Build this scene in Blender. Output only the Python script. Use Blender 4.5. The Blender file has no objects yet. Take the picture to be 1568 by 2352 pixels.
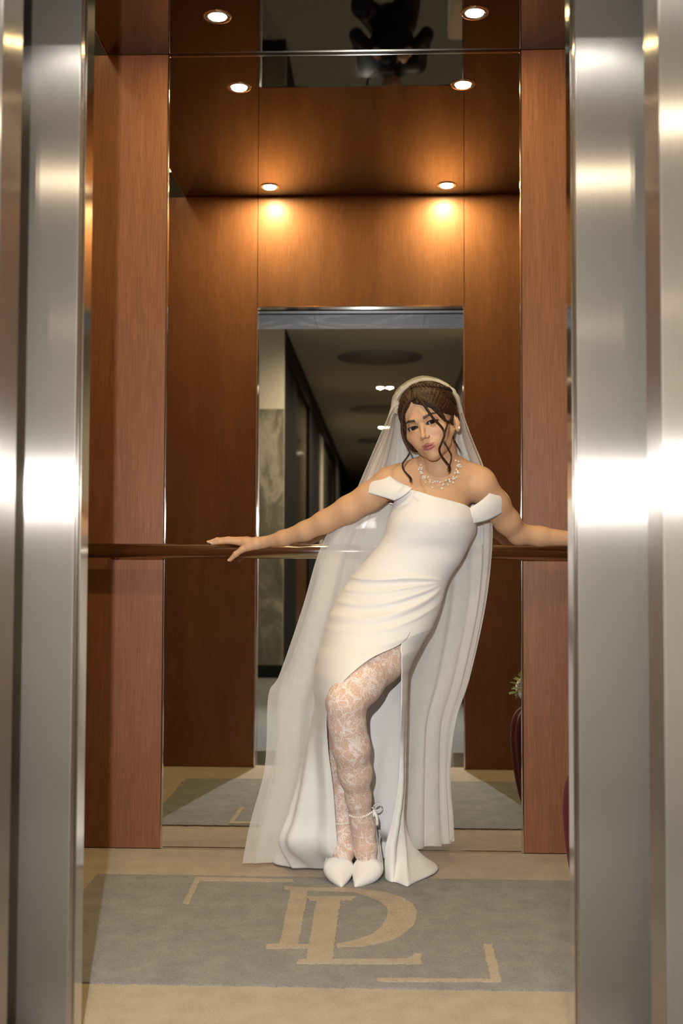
import bpy, bmesh, math, random
import numpy as np
from mathutils import Vector, Matrix, noise
random.seed(7); rng = np.random.default_rng(7)
scene = bpy.context.scene
COL = scene.collection

# ------------------------------------------------------------------ camera
FPX, IW, IH = 2630.0, 1568.0, 2352.0
YAW, PITCH, ROLL, CAMZ = math.radians(2.19), math.radians(2.547), math.radians(0.21), 0.90
_fw = Vector((-math.sin(YAW) * math.cos(PITCH), math.cos(YAW) * math.cos(PITCH), math.sin(PITCH)))
_r = Vector((math.cos(YAW), math.sin(YAW), 0)); _u = _r.cross(_fw)
_r2 = _r * math.cos(ROLL) + _u * math.sin(ROLL); _u2 = -_r * math.sin(ROLL) + _u * math.cos(ROLL)
cam_data = bpy.data.cameras.new('camera'); cam = bpy.data.objects.new('camera', cam_data); COL.objects.link(cam)
cam.matrix_world = Matrix(((_r2.x, _u2.x, -_fw.x, 0), (_r2.y, _u2.y, -_fw.y, 0), (_r2.z, _u2.z, -_fw.z, CAMZ), (0, 0, 0, 1)))
cam_data.sensor_fit = 'VERTICAL'; cam_data.sensor_height = 36.0; cam_data.lens = FPX / IH * 36.0
cam_data.clip_start = 0.02; cam_data.clip_end = 60
cam_data.dof.use_dof = True; cam_data.dof.focus_distance = 3.28; cam_data.dof.aperture_fstop = 3.5
scene.camera = cam

# ------------------------------------------------------------------ world, exposure
world = bpy.data.worlds.new('world'); scene.world = world; world.use_nodes = True
world.node_tree.nodes['Background'].inputs[0].default_value = (0.5, 0.45, 0.4, 1)
world.node_tree.nodes['Background'].inputs[1].default_value = 0.0
vs = scene.view_settings
vs.view_transform = 'Standard'; vs.look = 'None'; vs.gamma = 1.0; vs.exposure = 0.0; vs.use_curve_mapping = False
cy = scene.cycles
cy.caustics_reflective = True; cy.max_bounces = 14; cy.glossy_bounces = 8; cy.transparent_max_bounces = 24
cy.sample_clamp_indirect = 8.0; cy.use_denoising = True; cy.blur_glossy = 0.0

# ------------------------------------------------------------------ measured geometry of the place (metres)
D = 3.621                     # back wall / mirror plane
FY = 2.178                    # inner face of the cab's front wall
HC = 2.544                    # cab ceiling
XL, XR = -0.985, 0.745        # cab side walls
OL, OR_, OH = -0.5745, 0.349, 2.0416   # door opening
ML, MR = -0.699, 0.426        # mirror
LCZ = 2.75                    # lobby ceiling
FLASH = Vector((-0.125, -0.02, 1.167))

def ray(px, py):
    return (_fw * FPX + _r2 * (px - IW / 2) - _u2 * (py - IH / 2))
def at(px, py, Y):
    d = ray(px, py); t = Y / d.y
    return Vector((d.x * t, Y, CAMZ + d.z * t))
def at_floor(px, py, z=0.0):
    d = ray(px, py); t = (z - CAMZ) / d.z
    return Vector((d.x * t, d.y * t, z))

# ------------------------------------------------------------------ materials
def new_mat(name):
    m = bpy.data.materials.new(name); m.use_nodes = True
    return m, m.node_tree, m.node_tree.nodes['Principled BSDF']
def simple(name, col, rough=0.5, metal=0.0, spec=None, sheen=0.0, coat=0.0, sss=0.0):
    m, nt, b = new_mat(name)
    b.inputs['Base Color'].default_value = (*col, 1); b.inputs['Roughness'].default_value = rough
    b.inputs['Metallic'].default_value = metal
    if spec is not None: b.inputs['Specular IOR Level'].default_value = spec
    b.inputs['Sheen Weight'].default_value = sheen; b.inputs['Coat Weight'].default_value = coat
    if sss:
        b.inputs['Subsurface Weight'].default_value = sss; b.inputs['Subsurface Radius'].default_value = (1, .4, .2)
        b.inputs['Subsurface Scale'].default_value = 0.006
    return m
def nd(nt, typ, **kw):
    n = nt.nodes.new(typ)
    for k, v in kw.items(): setattr(n, k, v)
    return n
def tex_chain(nt, scale=(1, 1, 1)):
    tc = nd(nt, 'ShaderNodeTexCoord'); mp = nd(nt, 'ShaderNodeMapping')
    mp.inputs['Scale'].default_value = scale; nt.links.new(tc.outputs['Object'], mp.inputs['Vector'])
    return mp.outputs['Vector']
def ramp(nt, fac, stops):
    r = nd(nt, 'ShaderNodeValToRGB'); nt.links.new(fac, r.inputs['Fac'])
    e = r.color_ramp.elements
    while len(e) < len(stops): e.new(0.5)
    for el, (p, c) in zip(e, stops): el.position = p; el.color = (*c, 1)
    return r.outputs['Color']
def noise_tex(nt, vec, scale, detail=4, rough=0.55, dist=0.0):
    n = nd(nt, 'ShaderNodeTexNoise'); n.inputs['Scale'].default_value = scale; n.inputs['Detail'].default_value = detail
    n.inputs['Roughness'].default_value = rough; n.inputs['Distortion'].default_value = dist
    nt.links.new(vec, n.inputs['Vector']); return n.outputs['Fac']
def bump(nt, b, h, strength=0.2, dist=0.002):
    n = nd(nt, 'ShaderNodeBump'); n.inputs['Strength'].default_value = strength; n.inputs['Distance'].default_value = dist
    nt.links.new(h, n.inputs['Height']); nt.links.new(n.outputs['Normal'], b.inputs['Normal'])

def wood_mat(name, c1, c2, c3):
    m, nt, b = new_mat(name)
    v = tex_chain(nt, (1.0, 1.0, 0.035)); f = noise_tex(nt, v, 330, 5, 0.6, 0.3)
    v2 = tex_chain(nt, (1.0, 1.0, 0.12)); f2 = noise_tex(nt, v2, 9, 3, 0.5, 0.6)
    mx = nd(nt, 'ShaderNodeMix'); mx.inputs[0].default_value = 0.35
    nt.links.new(f, mx.inputs[2]); nt.links.new(f2, mx.inputs[3])
    nt.links.new(ramp(nt, mx.outputs[0], [(0.32, c1), (0.5, c2), (0.68, c3)]), b.inputs['Base Color'])
    b.inputs['Roughness'].default_value = 0.38; b.inputs['Specular IOR Level'].default_value = 0.35
    bump(nt, b, f, 0.06, 0.001)
    return m
M = {}
M['wood'] = wood_mat('walnut_veneer', (0.145, 0.058, 0.026), (0.200, 0.082, 0.038), (0.265, 0.114, 0.056))
M['dark_wood'] = wood_mat('dark_veneer', (0.03, 0.017, 0.010), (0.045, 0.026, 0.016), (0.07, 0.04, 0.025))
M['mirror'] = simple('mirror_silver', (0.84, 0.85, 0.83), 0.0, 1.0)
M['chrome'] = simple('polished_steel', (0.75, 0.73, 0.70), 0.10, 1.0)
M['rail'] = simple('rail_steel', (0.66, 0.60, 0.54), 0.16, 1.0)
M['ceil'] = simple('smoked_mirror', (0.20, 0.185, 0.165), 0.02, 1.0)
M['black'] = simple('black', (0.012, 0.012, 0.013), 0.7, 0.0, 0.12)
M['seam'] = simple('seam_dark', (0.02, 0.012, 0.008), 0.7)
M['plaster'] = simple('cream_plaster', (0.55, 0.50, 0.40), 0.85)
M['plaster_ceiling'] = simple('lobby_ceiling', (0.62, 0.58, 0.48), 0.9)
M['recess'] = simple('recess_grey', (0.33, 0.33, 0.33), 0.9)

def steel_mat():
    m = bpy.data.materials.new('brushed_steel'); m.use_nodes = True; nt = m.node_tree; nt.nodes.clear()
    g = nd(nt, 'ShaderNodeBsdfAnisotropic'); o = nd(nt, 'ShaderNodeOutputMaterial'); nt.links.new(g.outputs[0], o.inputs[0])
    v = tex_chain(nt, (60.0, 60.0, 0.8)); f = noise_tex(nt, v, 14, 6, 0.6)
    nt.links.new(ramp(nt, f, [(0.3, (0.52, 0.485, 0.445)), (0.7, (0.62, 0.585, 0.54))]), g.inputs['Color'])
    g.inputs['Roughness'].default_value = 0.25; g.inputs['Anisotropy'].default_value = 0.82
    t = nd(nt, 'ShaderNodeCombineXYZ'); t.inputs[2].default_value = 1.0          # grain runs vertically
    nt.links.new(t.outputs[0], g.inputs['Tangent'])
    g2 = nd(nt, 'ShaderNodeBsdfAnisotropic'); g2.inputs['Roughness'].default_value = 0.62; g2.inputs['Color'].default_value = (.57, .52, .465, 1)
    mx = nd(nt, 'ShaderNodeMixShader'); mx.inputs[0].default_value = 0.22
    nt.links.new(g.outputs[0], mx.inputs[1]); nt.links.new(g2.outputs[0], mx.inputs[2]); nt.links.new(mx.outputs[0], o.inputs[0])
    return m
M['steel'] = steel_mat()

def marble_mat(name, c1, c2, c3, rough=0.25):
    m, nt, b = new_mat(name)
    v = tex_chain(nt, (1.0, 1.0, 0.45)); f = noise_tex(nt, v, 3.2, 9, 0.62, 1.6)
    nt.links.new(ramp(nt, f, [(0.3, c1), (0.52, c2), (0.62, c3), (0.75, c2)]), b.inputs['Base Color'])
    b.inputs['Roughness'].default_value = rough; b.inputs['Specular IOR Level'].default_value = 0.12
    return m
M['marble'] = marble_mat('grey_marble', (0.03, 0.03, 0.032), (0.055, 0.055, 0.058), (0.12, 0.12, 0.12), 0.85)
M['marble_dark'] = marble_mat('brown_marble', (0.08, 0.072, 0.056), (0.17, 0.155, 0.115), (0.34, 0.31, 0.24))

def carpet_mat(name, c1, c2, c3, sc=1.0):
    m, nt, b = new_mat(name)
    v = tex_chain(nt); f = noise_tex(nt, v, 300 * sc, 4, 0.8); f2 = noise_tex(nt, v, 14, 4, 0.6)
    mx = nd(nt, 'ShaderNodeMix'); mx.inputs[0].default_value = 0.22
    nt.links.new(f, mx.inputs[2]); nt.links.new(f2, mx.inputs[3])
    nt.links.new(ramp(nt, mx.outputs[0], [(0.40, c1), (0.5, c2), (0.60, c3)]), b.inputs['Base Color'])
    b.inputs['Roughness'].default_value = 0.95; b.inputs['Specular IOR Level'].default_value = 0.1
    b.inputs['Sheen Weight'].default_value = 0.15
    bump(nt, b, f, 0.7, 0.004)
    return m
M['carpet_grey'] = carpet_mat('carpet_grey', (0.17, 0.165, 0.152), (0.26, 0.252, 0.235), (0.36, 0.35, 0.33))
M['carpet_beige'] = carpet_mat('carpet_beige', (0.33, 0.265, 0.185), (0.46, 0.375, 0.275), (0.56, 0.465, 0.35))
M['carpet_hall'] = carpet_mat('carpet_hall', (0.07, 0.068, 0.062), (0.12, 0.116, 0.105), (0.19, 0.185, 0.17))

def emit_mat(name, col, strength):
    m = bpy.data.materials.new(name); m.use_nodes = True; nt = m.node_tree; nt.nodes.clear()
    e = nd(nt, 'ShaderNodeEmission'); e.inputs[0].default_value = (*col, 1); e.inputs[1].default_value = strength
    o = nd(nt, 'ShaderNodeOutputMaterial'); nt.links.new(e.outputs[0], o.inputs[0]); return m
WARM = (1.0, 0.78, 0.36)
M['lamp'] = emit_mat('lamp_lens', (1.0, 0.80, 0.52), 60.0)
M['cove'] = emit_mat('cove_strip', (1.0, 0.76, 0.40), 9.0)
M['spot'] = emit_mat('spot_lens', (1.0, 0.86, 0.62), 60.0)

# ------------------------------------------------------------------ mesh helpers
def obj_from_bm(name, bm, mat, parent=None, smooth=False):
    me = bpy.data.meshes.new(name); bm.to_mesh(me); bm.free()
    o = bpy.data.objects.new(name, me); COL.objects.link(o)
    if mat is not None: me.materials.append(mat)
    if smooth: me.shade_smooth()
    if parent is not None: o.parent = parent
    return o
def bm_box(bm, x0, x1, y0, y1, z0, z1, bevel=0.0, seg=2):
    g = bmesh.ops.create_cube(bm, size=1.0)['verts']
    for v in g:
        v.co = Vector((x0 + (v.co.x + .5) * (x1 - x0), y0 + (v.co.y + .5) * (y1 - y0), z0 + (v.co.z + .5) * (z1 - z0)))
    if bevel > 0:
        es = list({e for v in g for e in v.link_edges})
        bmesh.ops.bevel(bm, geom=es, offset=bevel, segments=seg, affect='EDGES', profile=0.5)
def box(name, x0, x1, y0, y1, z0, z1, mat, parent=None, bevel=0.0, seg=2):
    bm = bmesh.new(); bm_box(bm, x0, x1, y0, y1, z0, z1, bevel, seg)
    o = obj_from_bm(name, bm, mat, parent, smooth=bevel > 0)
    if bevel > 0:
        md = o.modifiers.new('weighted_normal', 'WEIGHTED_NORMAL'); md.weight = 100; md.keep_sharp = False
    return o
def flatten(o, ang=35):
    # auto smooth by angle: mark sharp edges
    me = o.data; bm = bmesh.new(); bm.from_mesh(me)
    for e in bm.edges:
        e.smooth = not (len(e.link_faces) == 2 and e.calc_face_angle(0) > math.radians(ang))
    bm.to_mesh(me); bm.free()
def mesh_obj(name, verts, faces, mat, parent=None, smooth=True):
    me = bpy.data.meshes.new(name)
    me.from_pydata([tuple(map(float, v)) for v in verts], [], [tuple(map(int, f)) for f in faces]); me.update()
    o = bpy.data.objects.new(name, me); COL.objects.link(o)
    if mat is not None: me.materials.append(mat)
    if smooth: me.shade_smooth()
    if parent is not None: o.parent = parent
    return o
def bm_cyl(bm, c, r, h, seg=32, r2=None):
    # vertical cylinder with base centre c
    ret = bmesh.ops.create_cone(bm, cap_ends=True, segments=seg, radius1=r, radius2=r if r2 is None else r2, depth=h)
    for v in ret['verts']: v.co += Vector((c[0], c[1], c[2] + h / 2))
def bm_sphere(bm, c, r, sc=(1, 1, 1), u=12, v=8):
    ret = bmesh.ops.create_uvsphere(bm, u_segments=u, v_segments=v, radius=r)
    for w in ret['verts']: w.co = Vector((w.co.x * sc[0] + c[0], w.co.y * sc[1] + c[1], w.co.z * sc[2] + c[2]))
def tube_data(pts, radii, seg=10, cap=True):
    pts = [Vector(p) for p in pts]; n = len(pts)
    V, F = [], []
    t0 = (pts[1] - pts[0]).normalized(); ref = Vector((0, 0, 1)) if abs(t0.z) < .9 else Vector((1, 0, 0))
    a = t0.cross(ref).normalized()
    for i, p in enumerate(pts):
        t = (pts[min(i + 1, n - 1)] - pts[max(i - 1, 0)]).normalized()
        a = (a - t * a.dot(t)).normalized(); b = t.cross(a)
        r = radii[i] if hasattr(radii, '__len__') else radii
        for k in range(seg):
            th = 2 * math.pi * k / seg; V.append(p + (a * math.cos(th) + b * math.sin(th)) * r)
    for i in range(n - 1):
        for k in range(seg):
            k2 = (k + 1) % seg; F.append((i * seg + k, i * seg + k2, (i + 1) * seg + k2, (i + 1) * seg + k))
    if cap:
        F.append(tuple(range(seg))[::-1]); F.append(tuple((n - 1) * seg + k for k in range(seg)))
    return V, F
def catmull(P, n):
    # uniform sampling of a catmull-rom curve through the rows of P (array k x m) -> n x m
    P = np.asarray(P, float); k = len(P)
    Q = np.vstack([2 * P[0] - P[1], P, 2 * P[-1] - P[-2]])
    t = np.linspace(0, k - 1 - 1e-9, n); i = t.astype(int); u = (t - i)[:, None]
    p0, p1, p2, p3 = Q[i], Q[i + 1], Q[i + 2], Q[i + 3]
    return 0.5 * (2 * p1 + (p2 - p0) * u + (2 * p0 - 5 * p1 + 4 * p2 - p3) * u ** 2 + (3 * p1 - p0 - 3 * p2 + p3) * u ** 3)
def tube(name, pts, radii, mat, parent=None, seg=10, n=None):
    if n:
        pts = catmull([tuple(p) for p in pts], n)
        if hasattr(radii, '__len__'): radii = catmull([[r] for r in radii], n)[:, 0]
    V, F = tube_data(pts, radii, seg); return mesh_obj(name, V, F, mat, parent)
def lathe(name, prof, mat, parent=None, seg=40, c=(0, 0, 0)):
    V, F = [], []
    for r, z in prof:
        for k in range(seg):
            th = 2 * math.pi * k / seg; V.append((c[0] + r * math.cos(th), c[1] + r * math.sin(th), c[2] + z))
    for i in range(len(prof) - 1):
        for k in range(seg):
            k2 = (k + 1) % seg; F.append((i * seg + k, i * seg + k2, (i + 1) * seg + k2, (i + 1) * seg + k))
    return mesh_obj(name, V, F, mat, parent)
def grid_obj(name, G, mat, parent=None, closed_u=False, thick=0.0):
    G = np.asarray(G); n, m = G.shape[:2]
    V = G.reshape(-1, 3); F = []
    mm = m if closed_u else m - 1
    for i in range(n - 1):
        for k in range(mm):
            k2 = (k + 1) % m; F.append((i * m + k, i * m + k2, (i + 1) * m + k2, (i + 1) * m + k))
    o = mesh_obj(name, V, F, mat, parent)
    if thick:
        md = o.modifiers.new('solidify', 'SOLIDIFY'); md.thickness = thick; md.offset = 0
    return o
def poly_slab(name, pts, z0, z1, mat, parent=None):
    bm = bmesh.new(); vs_ = [bm.verts.new((p[0], p[1], z0)) for p in pts]
    f = bm.faces.new(vs_); bm.normal_update()
    if f.normal.z > 0: f.normal_flip()
    r = bmesh.ops.extrude_face_region(bm, geom=[f])
    for v in [g for g in r['geom'] if isinstance(g, bmesh.types.BMVert)]: v.co.z = z1
    top = [g for g in r['geom'] if isinstance(g, bmesh.types.BMFace)]
    bmesh.ops.recalc_face_normals(bm, faces=bm.faces[:])
    bmesh.ops.triangulate(bm, faces=[fc for fc in bm.faces if len(fc.verts) > 4])
    return obj_from_bm(name, bm, mat, parent)
def empty(name, loc=(0, 0, 0)):
    o = bpy.data.objects.new(name, None); COL.objects.link(o); o.location = loc; o.empty_display_size = .1
    return o
def tag(o, label=None, cat=None, group=None, kind=None):
    for k, v in (('label', label), ('category', cat), ('group', group), ('kind', kind)):
        if v: o[k] = v
    return o
def struct(o, label=None):
    o['kind'] = 'structure'
    if label: o['label'] = label
    return o
def reparent(children, root):
    # root sits at its location; keep children's world placement
    for c in children:
        c.parent = root; c.matrix_parent_inverse = Matrix.Translation(root.location).inverted()

# ------------------------------------------------------------------ flash of the photographer (main light)
fl = bpy.data.lights.new('flash_tube', 'AREA'); fl.shape = 'DISK'; fl.size = 0.03; fl.energy = 69.0; fl.color = (1.0, 0.985, 0.97)
fl.cycles.use_multiple_importance_sampling = False
flo = bpy.data.objects.new('flash_tube', fl); COL.objects.link(flo)
flo.location = FLASH + Vector((0, 0.004, 0.0))
flo.rotation_euler = (Vector((-0.12, 3.5, 1.05)) - FLASH).to_track_quat('-Z', 'Y').to_euler()
M['softbox'] = emit_mat('flash_diffuser', (1.0, 0.985, 0.97), 60.0)

# ================================================================== THE CAB
fl_ = struct(box('floor', XL, XR, FY - .05, D, -0.03, 0.0, M['carpet_beige']), 'beige carpet floor of the lift cab')
# grey field, letters and corner lines woven into the carpet
def ragged(pts, amp=0.0022, step=0.014, closed=True):
    out = []
    n = len(pts)
    for i in range(n):
        a, b = Vector(pts[i]), Vector(pts[(i + 1) % n]); L = (b - a).length; k = max(1, int(L / step))
        for j in range(k):
            p = a.lerp(b, j / k); out.append((p.x + rng.normal(0, amp), p.y + rng.normal(0, amp)))
    return out
def cf(x, y):      # crop coordinates of the carpet -> floor point
    p = at_floor(160 + x * 0.7526, 1700 + y * 0.7526); return (p.x, p.y)
yb = at_floor(700, 2017).y; yf = at_floor(700, 2268).y
gxl = at_floor(222, 2014).x
poly_slab('carpet_field', ragged([(gxl, yf), (XR - .17, yf), (XR - .17, yb), (gxl, yb)], 0.0018, 0.012), 0.0, 0.004, M['carpet_grey'], fl_)
Dl = [[(600, 630), (640, 628), (675, 462), (655, 460), (655, 451), (730, 456), (820, 455), (900, 461), (962, 470), (1012, 485), (1046, 505), (1059, 527), (1056, 556), (1040, 582),
       (1008, 606), (960, 623), (900, 634), (815, 639), (813, 626), (850, 621), (890, 611), (925, 596), (950, 575), (966, 550), (971, 530), (965, 512), (945, 496), (910, 481), (868, 469),
       (820, 466), (728, 464), (697, 630), (732, 629), (730, 640), (598, 643)]]
Ll = [[(700, 677), (722, 676), (752, 494), (730, 495), (722, 483), (878, 483), (862, 493), (826, 493), (802, 676), (1030, 675), (1050, 660), (1071, 659), (1073, 690), (694, 689)]]
Bk = [[(385, 422), (680, 430), (685, 438), (398, 434), (362, 508), (343, 505), (380, 432)], [(1260, 628), (1290, 630), (1318, 745), (940, 744), (937, 733), (1285, 736)]]
for nm, S, h in (('letter_d', Dl, .0056), ('letter_l', Ll, .0064), ('corner_line', Bk, .0056)):
    for P in S: poly_slab(nm, ragged([cf(*q) for q in P], 0.0012, 0.010), 0.002, h, M['carpet_beige'], fl_)

# back wall: veneer panels either side of a tall mirror
wb = struct(box('wall_back', XL - .06, XR + .06, D + .022, D + .08, 0, HC + .15, M['seam']), 'walnut veneer back wall of the lift')
box('wood_panel', XL, ML - .006, D - .004, D + .022, .002, HC, M['wood'], wb, .002)
box('wood_panel', MR + .006, XR, D - .004, D + .022, .002, HC, M['wood'], wb, .002)
mir = tag(empty('wall_mirror', (0.5 * (ML + MR), D, 0)), 'tall full-height mirror behind the bride between two walnut panels', 'mirror')
g_ = box('mirror_glass', ML, MR, D, D + .02, .004, HC, M['mirror'])
t1 = box('edge_trim', ML - .006, ML, D - .007, D + .02, .002, HC, M['chrome'], None, .0015)
t2 = box('edge_trim', MR, MR + .006, D - .007, D + .02, .002, HC, M['chrome'], None, .0015)
t3 = box('edge_trim', ML, MR, D - .005, D + .0195, .0, .006, M['chrome'])
t4 = box('edge_trim', ML, MR, D - .004, D + .0195, HC - .007, HC - .001, M['chrome'])
reparent([g_, t1, t2, t3, t4], mir)

# side walls
wl = struct(box('wall_left', XL - .06, XL - .004, FY - .05, D + .02, 0, HC + .15, M['seam']), 'left veneer wall of the lift')
wr = struct(box('wall_right', XR + .004, XR + .06, FY - .05, D + .02, 0, HC + .15, M['seam']), 'right veneer wall of the lift')
ys = np.linspace(FY, D - .004, 4)
for i in range(3):
    box('wood_panel', XL - .004, XL, ys[i] + .001, ys[i + 1] - .001, .002, HC + .10, M['wood'], wl)
    box('wood_panel', XR, XR + .004, ys[i] + .001, ys[i + 1] - .001, .002, HC + .10, M['wood'], wr)
# front wall around the opening
wf = struct(box('wall_front', XL - .06, XR + .06, FY - .05, FY - .02, OH + .02, HC + .15, M['seam']), 'veneer front wall of the lift around the doorway')
box('wood_panel', XL, OL - .0012, FY - .05, FY, .002, HC, M['wood'], wf, .0012)
box('wood_panel', OR_ + .0012, XR, FY - .05, FY, .002, HC, M['wood'], wf, .0012)
box('wood_panel', OL + .0012, OR_ - .0012, FY - .05, FY, OH + .004, HC, M['wood'], wf, .0012)
box('edge_trim', OL - .002, OL + .004, FY - .05, FY + .002, .0, OH + .004, M['chrome'], wf)
box('edge_trim', OR_ - .004, OR_ + .002, FY - .05, FY + .002, .0, OH + .004, M['chrome'], wf)
box('edge_trim', OL, OR_, FY - .05, FY + .002, OH, OH + .005, M['chrome'], wf)
# ceiling: smoked mirror slab with light coves at the sides
ce = struct(box('ceiling', XL + .085, XR - .085, FY + .001, D - .006, HC, HC + .03, M['ceil']), 'smoked mirror ceiling of the lift')
box('cove_top', XL - .06, XR + .06, FY - .05, D + .02, HC + .14, HC + .17, M['plaster'], ce)
box('cove_strip', XL + .01, XL + .03, FY + .05, D - .06, HC + .10, HC + .112, M['cove'], ce)
box('cove_strip', XR - .03, XR - .01, FY + .05, D - .06, HC + .10, HC + .112, M['cove'], ce)
box('cove_trim', XL + .083, XL + .0849, FY + .001, D - .006, HC - .004, HC + .034, M['chrome'], ce)
box('cove_trim', XR - .0849, XR - .083, FY + .001, D - .006, HC - .004, HC + .034, M['chrome'], ce)

# four recessed downlights
for (lx, ly, lab) in ((-.508, 3.365, 'recessed warm downlight over the bride, at the back left of the dark ceiling'),
                      (.264, 3.365, 'recessed warm downlight over the bride, at the back right of the dark ceiling'),
                      (-.508, 2.316, 'recessed warm downlight by the front wall, seen left in the mirror'),
                      (.264, 2.316, 'recessed warm downlight by the front wall, seen right in the mirror')):
    r = tag(empty('downlight', (lx, ly, HC)), lab, 'light', 'lift ceiling downlights')
    lathe('rim', [(.026, .001), (.030, -.003), (.040, -.004), (.043, -.001), (.043, .001)], M['chrome'], r, 40)
    bm = bmesh.new(); bm_cyl(bm, (0, 0, -.0025), .027, .003, 32); obj_from_bm('lens', bm, M['lamp'], r)
    s = bpy.data.lights.new('downlight_beam', 'AREA'); s.shape = 'DISK'; s.size = .05; s.energy = 3.6 if ly > 3 else 8.5; s.color = WARM
    so = bpy.data.objects.new('downlight_beam', s); COL.objects.link(so); so.parent = r; so.location = (0, 0, -.006)

# handrail along the back wall
zr = at(850, 1267, D - .078).z
hr = tag(empty('handrail', (-.12, D - .078, zr)), 'polished metal handrail across the back wall that the bride holds', 'handrail')
pts = [(XL + .012, D - .078, zr), (XR - .012, D - .078, zr)]
parts = [tube('rail_bar', pts, .0225, M['rail'], None, 32)]
for x in (XL + .13, XR - .06):
    parts.append(tube('bracket', [(x, D - .075, zr - .01), (x, D - .03, zr - .012), (x, D - .004, zr - .012)], [.007, .007, .016], M['rail'], None, 14))
reparent(parts, hr)

# ---- steel doors and landing frame
def steel_box(name, *a, parent=None, bevel=.004): return box(name, *a, M['steel'], parent, bevel, 3)
d1 = struct(steel_box('door_1', OL - .42, OL, 2.102, 2.127, .004, OH + .12), 'brushed steel lift door leaf, left')
d2 = struct(steel_box('door_2', OR_, OR_ + .42, 2.102, 2.127, .004, OH + .12), 'brushed steel lift door leaf, right')
for o_, x0, x1 in ((d1, OL - .028, OL - .012), (d2, OR_ + .012, OR_ + .028)):
    pass
FL, FR = -.607, .421
tf = struct(steel_box('trim_1', FL - .32, FL, 1.76, 1.86, .0, OH + .55), 'brushed steel landing jamb, left')
tf2 = struct(steel_box('trim_2', FR, FR + .32, 1.76, 1.86, .0, OH + .55), 'brushed steel landing jamb, right')
for sx, lab in ((-1, 'dark door pocket behind the left jamb'), (1, 'dark door pocket behind the right jamb')):
    x0, x1 = (FL - .32, FL - .16) if sx < 0 else (FR + .16, FR + .32)
    struct(box('trim_3', x0, x1, 1.861, 2.098, 0.0, OH + .1, M['black']), lab)
struct(box('trim_4', FL, FR, 1.74, 2.127, -.03, .001, M['chrome']), 'metal door sill')
so_ = struct(box('trim_5', FL - .3, FR + .3, 1.722, 2.04, OH + .004, OH + .10, M['seam']), 'grey marble soffit over the doorway')
xs = [FL - .3, -.33, .18, FR + .3]
for i in range(3): box('marble_tile', xs[i] + .001, xs[i + 1] - .001, 1.722, 2.04, OH - .004, OH + .004, M['marble'], so_)
struct(box('trim_6', FL, FR, 2.041, 2.099, OH + .0, OH + .1, M['black']), 'dark gap above the lift doors')

# ================================================================== LOBBY AND CORRIDOR (seen in the mirror)
LW, RW = -2.3, 1.9
struct(box('floor_lobby', LW, RW, -18.5, 1.74, -.03, .0, M['carpet_hall']), 'grey carpet floor of the corridor')
cl = struct(box('ceiling_lobby', LW, RW, -18.5, 1.72, LCZ, LCZ + .05, M['plaster_ceiling']), 'cream corridor ceiling')
wlob = struct(box('wall_lobby', LW, FL - .3, 1.722, 1.80, 0, LCZ, M['marble']), 'marble wall beside the lift')
struct(box('wall_lobby', FR + .3, RW, 1.722, 1.80, 0, LCZ, M['marble']), 'marble wall beside the lift')
struct(box('wall_lobby', FL - .3, FR + .3, 1.722, 1.80, OH + .1, LCZ, M['marble']), 'marble wall above the lift')
struct(box('wall_lobby_left', LW - .05, LW, -18.5, 1.8, 0, LCZ, M['plaster']), 'cream lobby side wall')
struct(box('wall_lobby_right', RW, RW + .05, -18.5, 1.8, 0, LCZ, M['plaster']), 'cream lobby side wall')
struct(box('wall_corridor_end', LW, RW, -18.6, -18.5, 0, LCZ, M['dark_wood']), 'dark wall at the far end of the corridor')
# marble return where the corridor starts
CY = -1.75
wm = struct(box('wall_marble', LW, -.80, CY - .02, CY, 0, LCZ, M['plaster']), 'cream wall over marble cladding at the corridor mouth')
zt = at(620, 940, 7.242 - CY).z
xs = [LW, -1.6, -1.15, -.80]
for i in range(3): box('marble_slab', xs[i] + .001, xs[i + 1] - .001, CY, CY + .02, .10, zt, M['marble_dark'], wm)
box('plinth', LW, -.80, CY, CY + .024, 0, .10, M['black'], wm)
wc = struct(box('wall_corridor_left', -.90, -.86, -18.5, CY - .02, 0, LCZ, M['plaster']), 'corridor wall of dark pillars and glass')
box('cornice', -.862, -.79, -18.5, CY - .021, LCZ - .22, LCZ, M['black'], wc)
M['glass_beige'] = simple('glass_beige', (0.16, 0.13, 0.085), 0.08, 0.0, 0.8)
M['glass_green'] = simple('glass_green', (0.10, 0.11, 0.085), 0.06, 0.0, 0.8)
M['bronze'] = simple('bronze_panel', (0.20, 0.10, 0.04), 0.3, 0.4)
y0 = CY - .021; k = 0
for (ln, kind) in ((1.3, 'p'), (1.7, 'g'), (1.9, 'p'), (1.0, 'w'), (3.6, 'n'), (2.2, 'p'), (1.2, 'g'), (2.0, 'p'), (1.6, 'n')):
    y1 = y0 - ln
    if kind == 'p': box('pillar', -.862, -.80, y1, y0, 0, LCZ - .22, M['black'], wc)
    elif kind == 'w': box('pillar', -.862, -.815, y1, y0, 0, LCZ - .22, M['plaster'], wc)
    else:
        box('glass_pane', -.862, -.835, y1 + .01, y0 - .01, 1.25, LCZ - .22, M['glass_beige' if kind == 'g' else 'glass_green'], wc)
        box('lower_panel', -.862, -.825, y1 + .01, y0 - .01, 0, 1.25, M['bronze' if kind == 'g' else 'glass_green'], wc)
    y0 = y1
wc2 = struct(box('wall_corridor_right', .72, .78, -18.5, CY - .3, 0, LCZ, M['dark_wood']), 'dark veneer corridor wall')
struct(box('wall_corridor_mouth', .78, RW, CY - .32, CY - .3, 0, LCZ, M['plaster']), 'cream wall at the corridor mouth')
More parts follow.
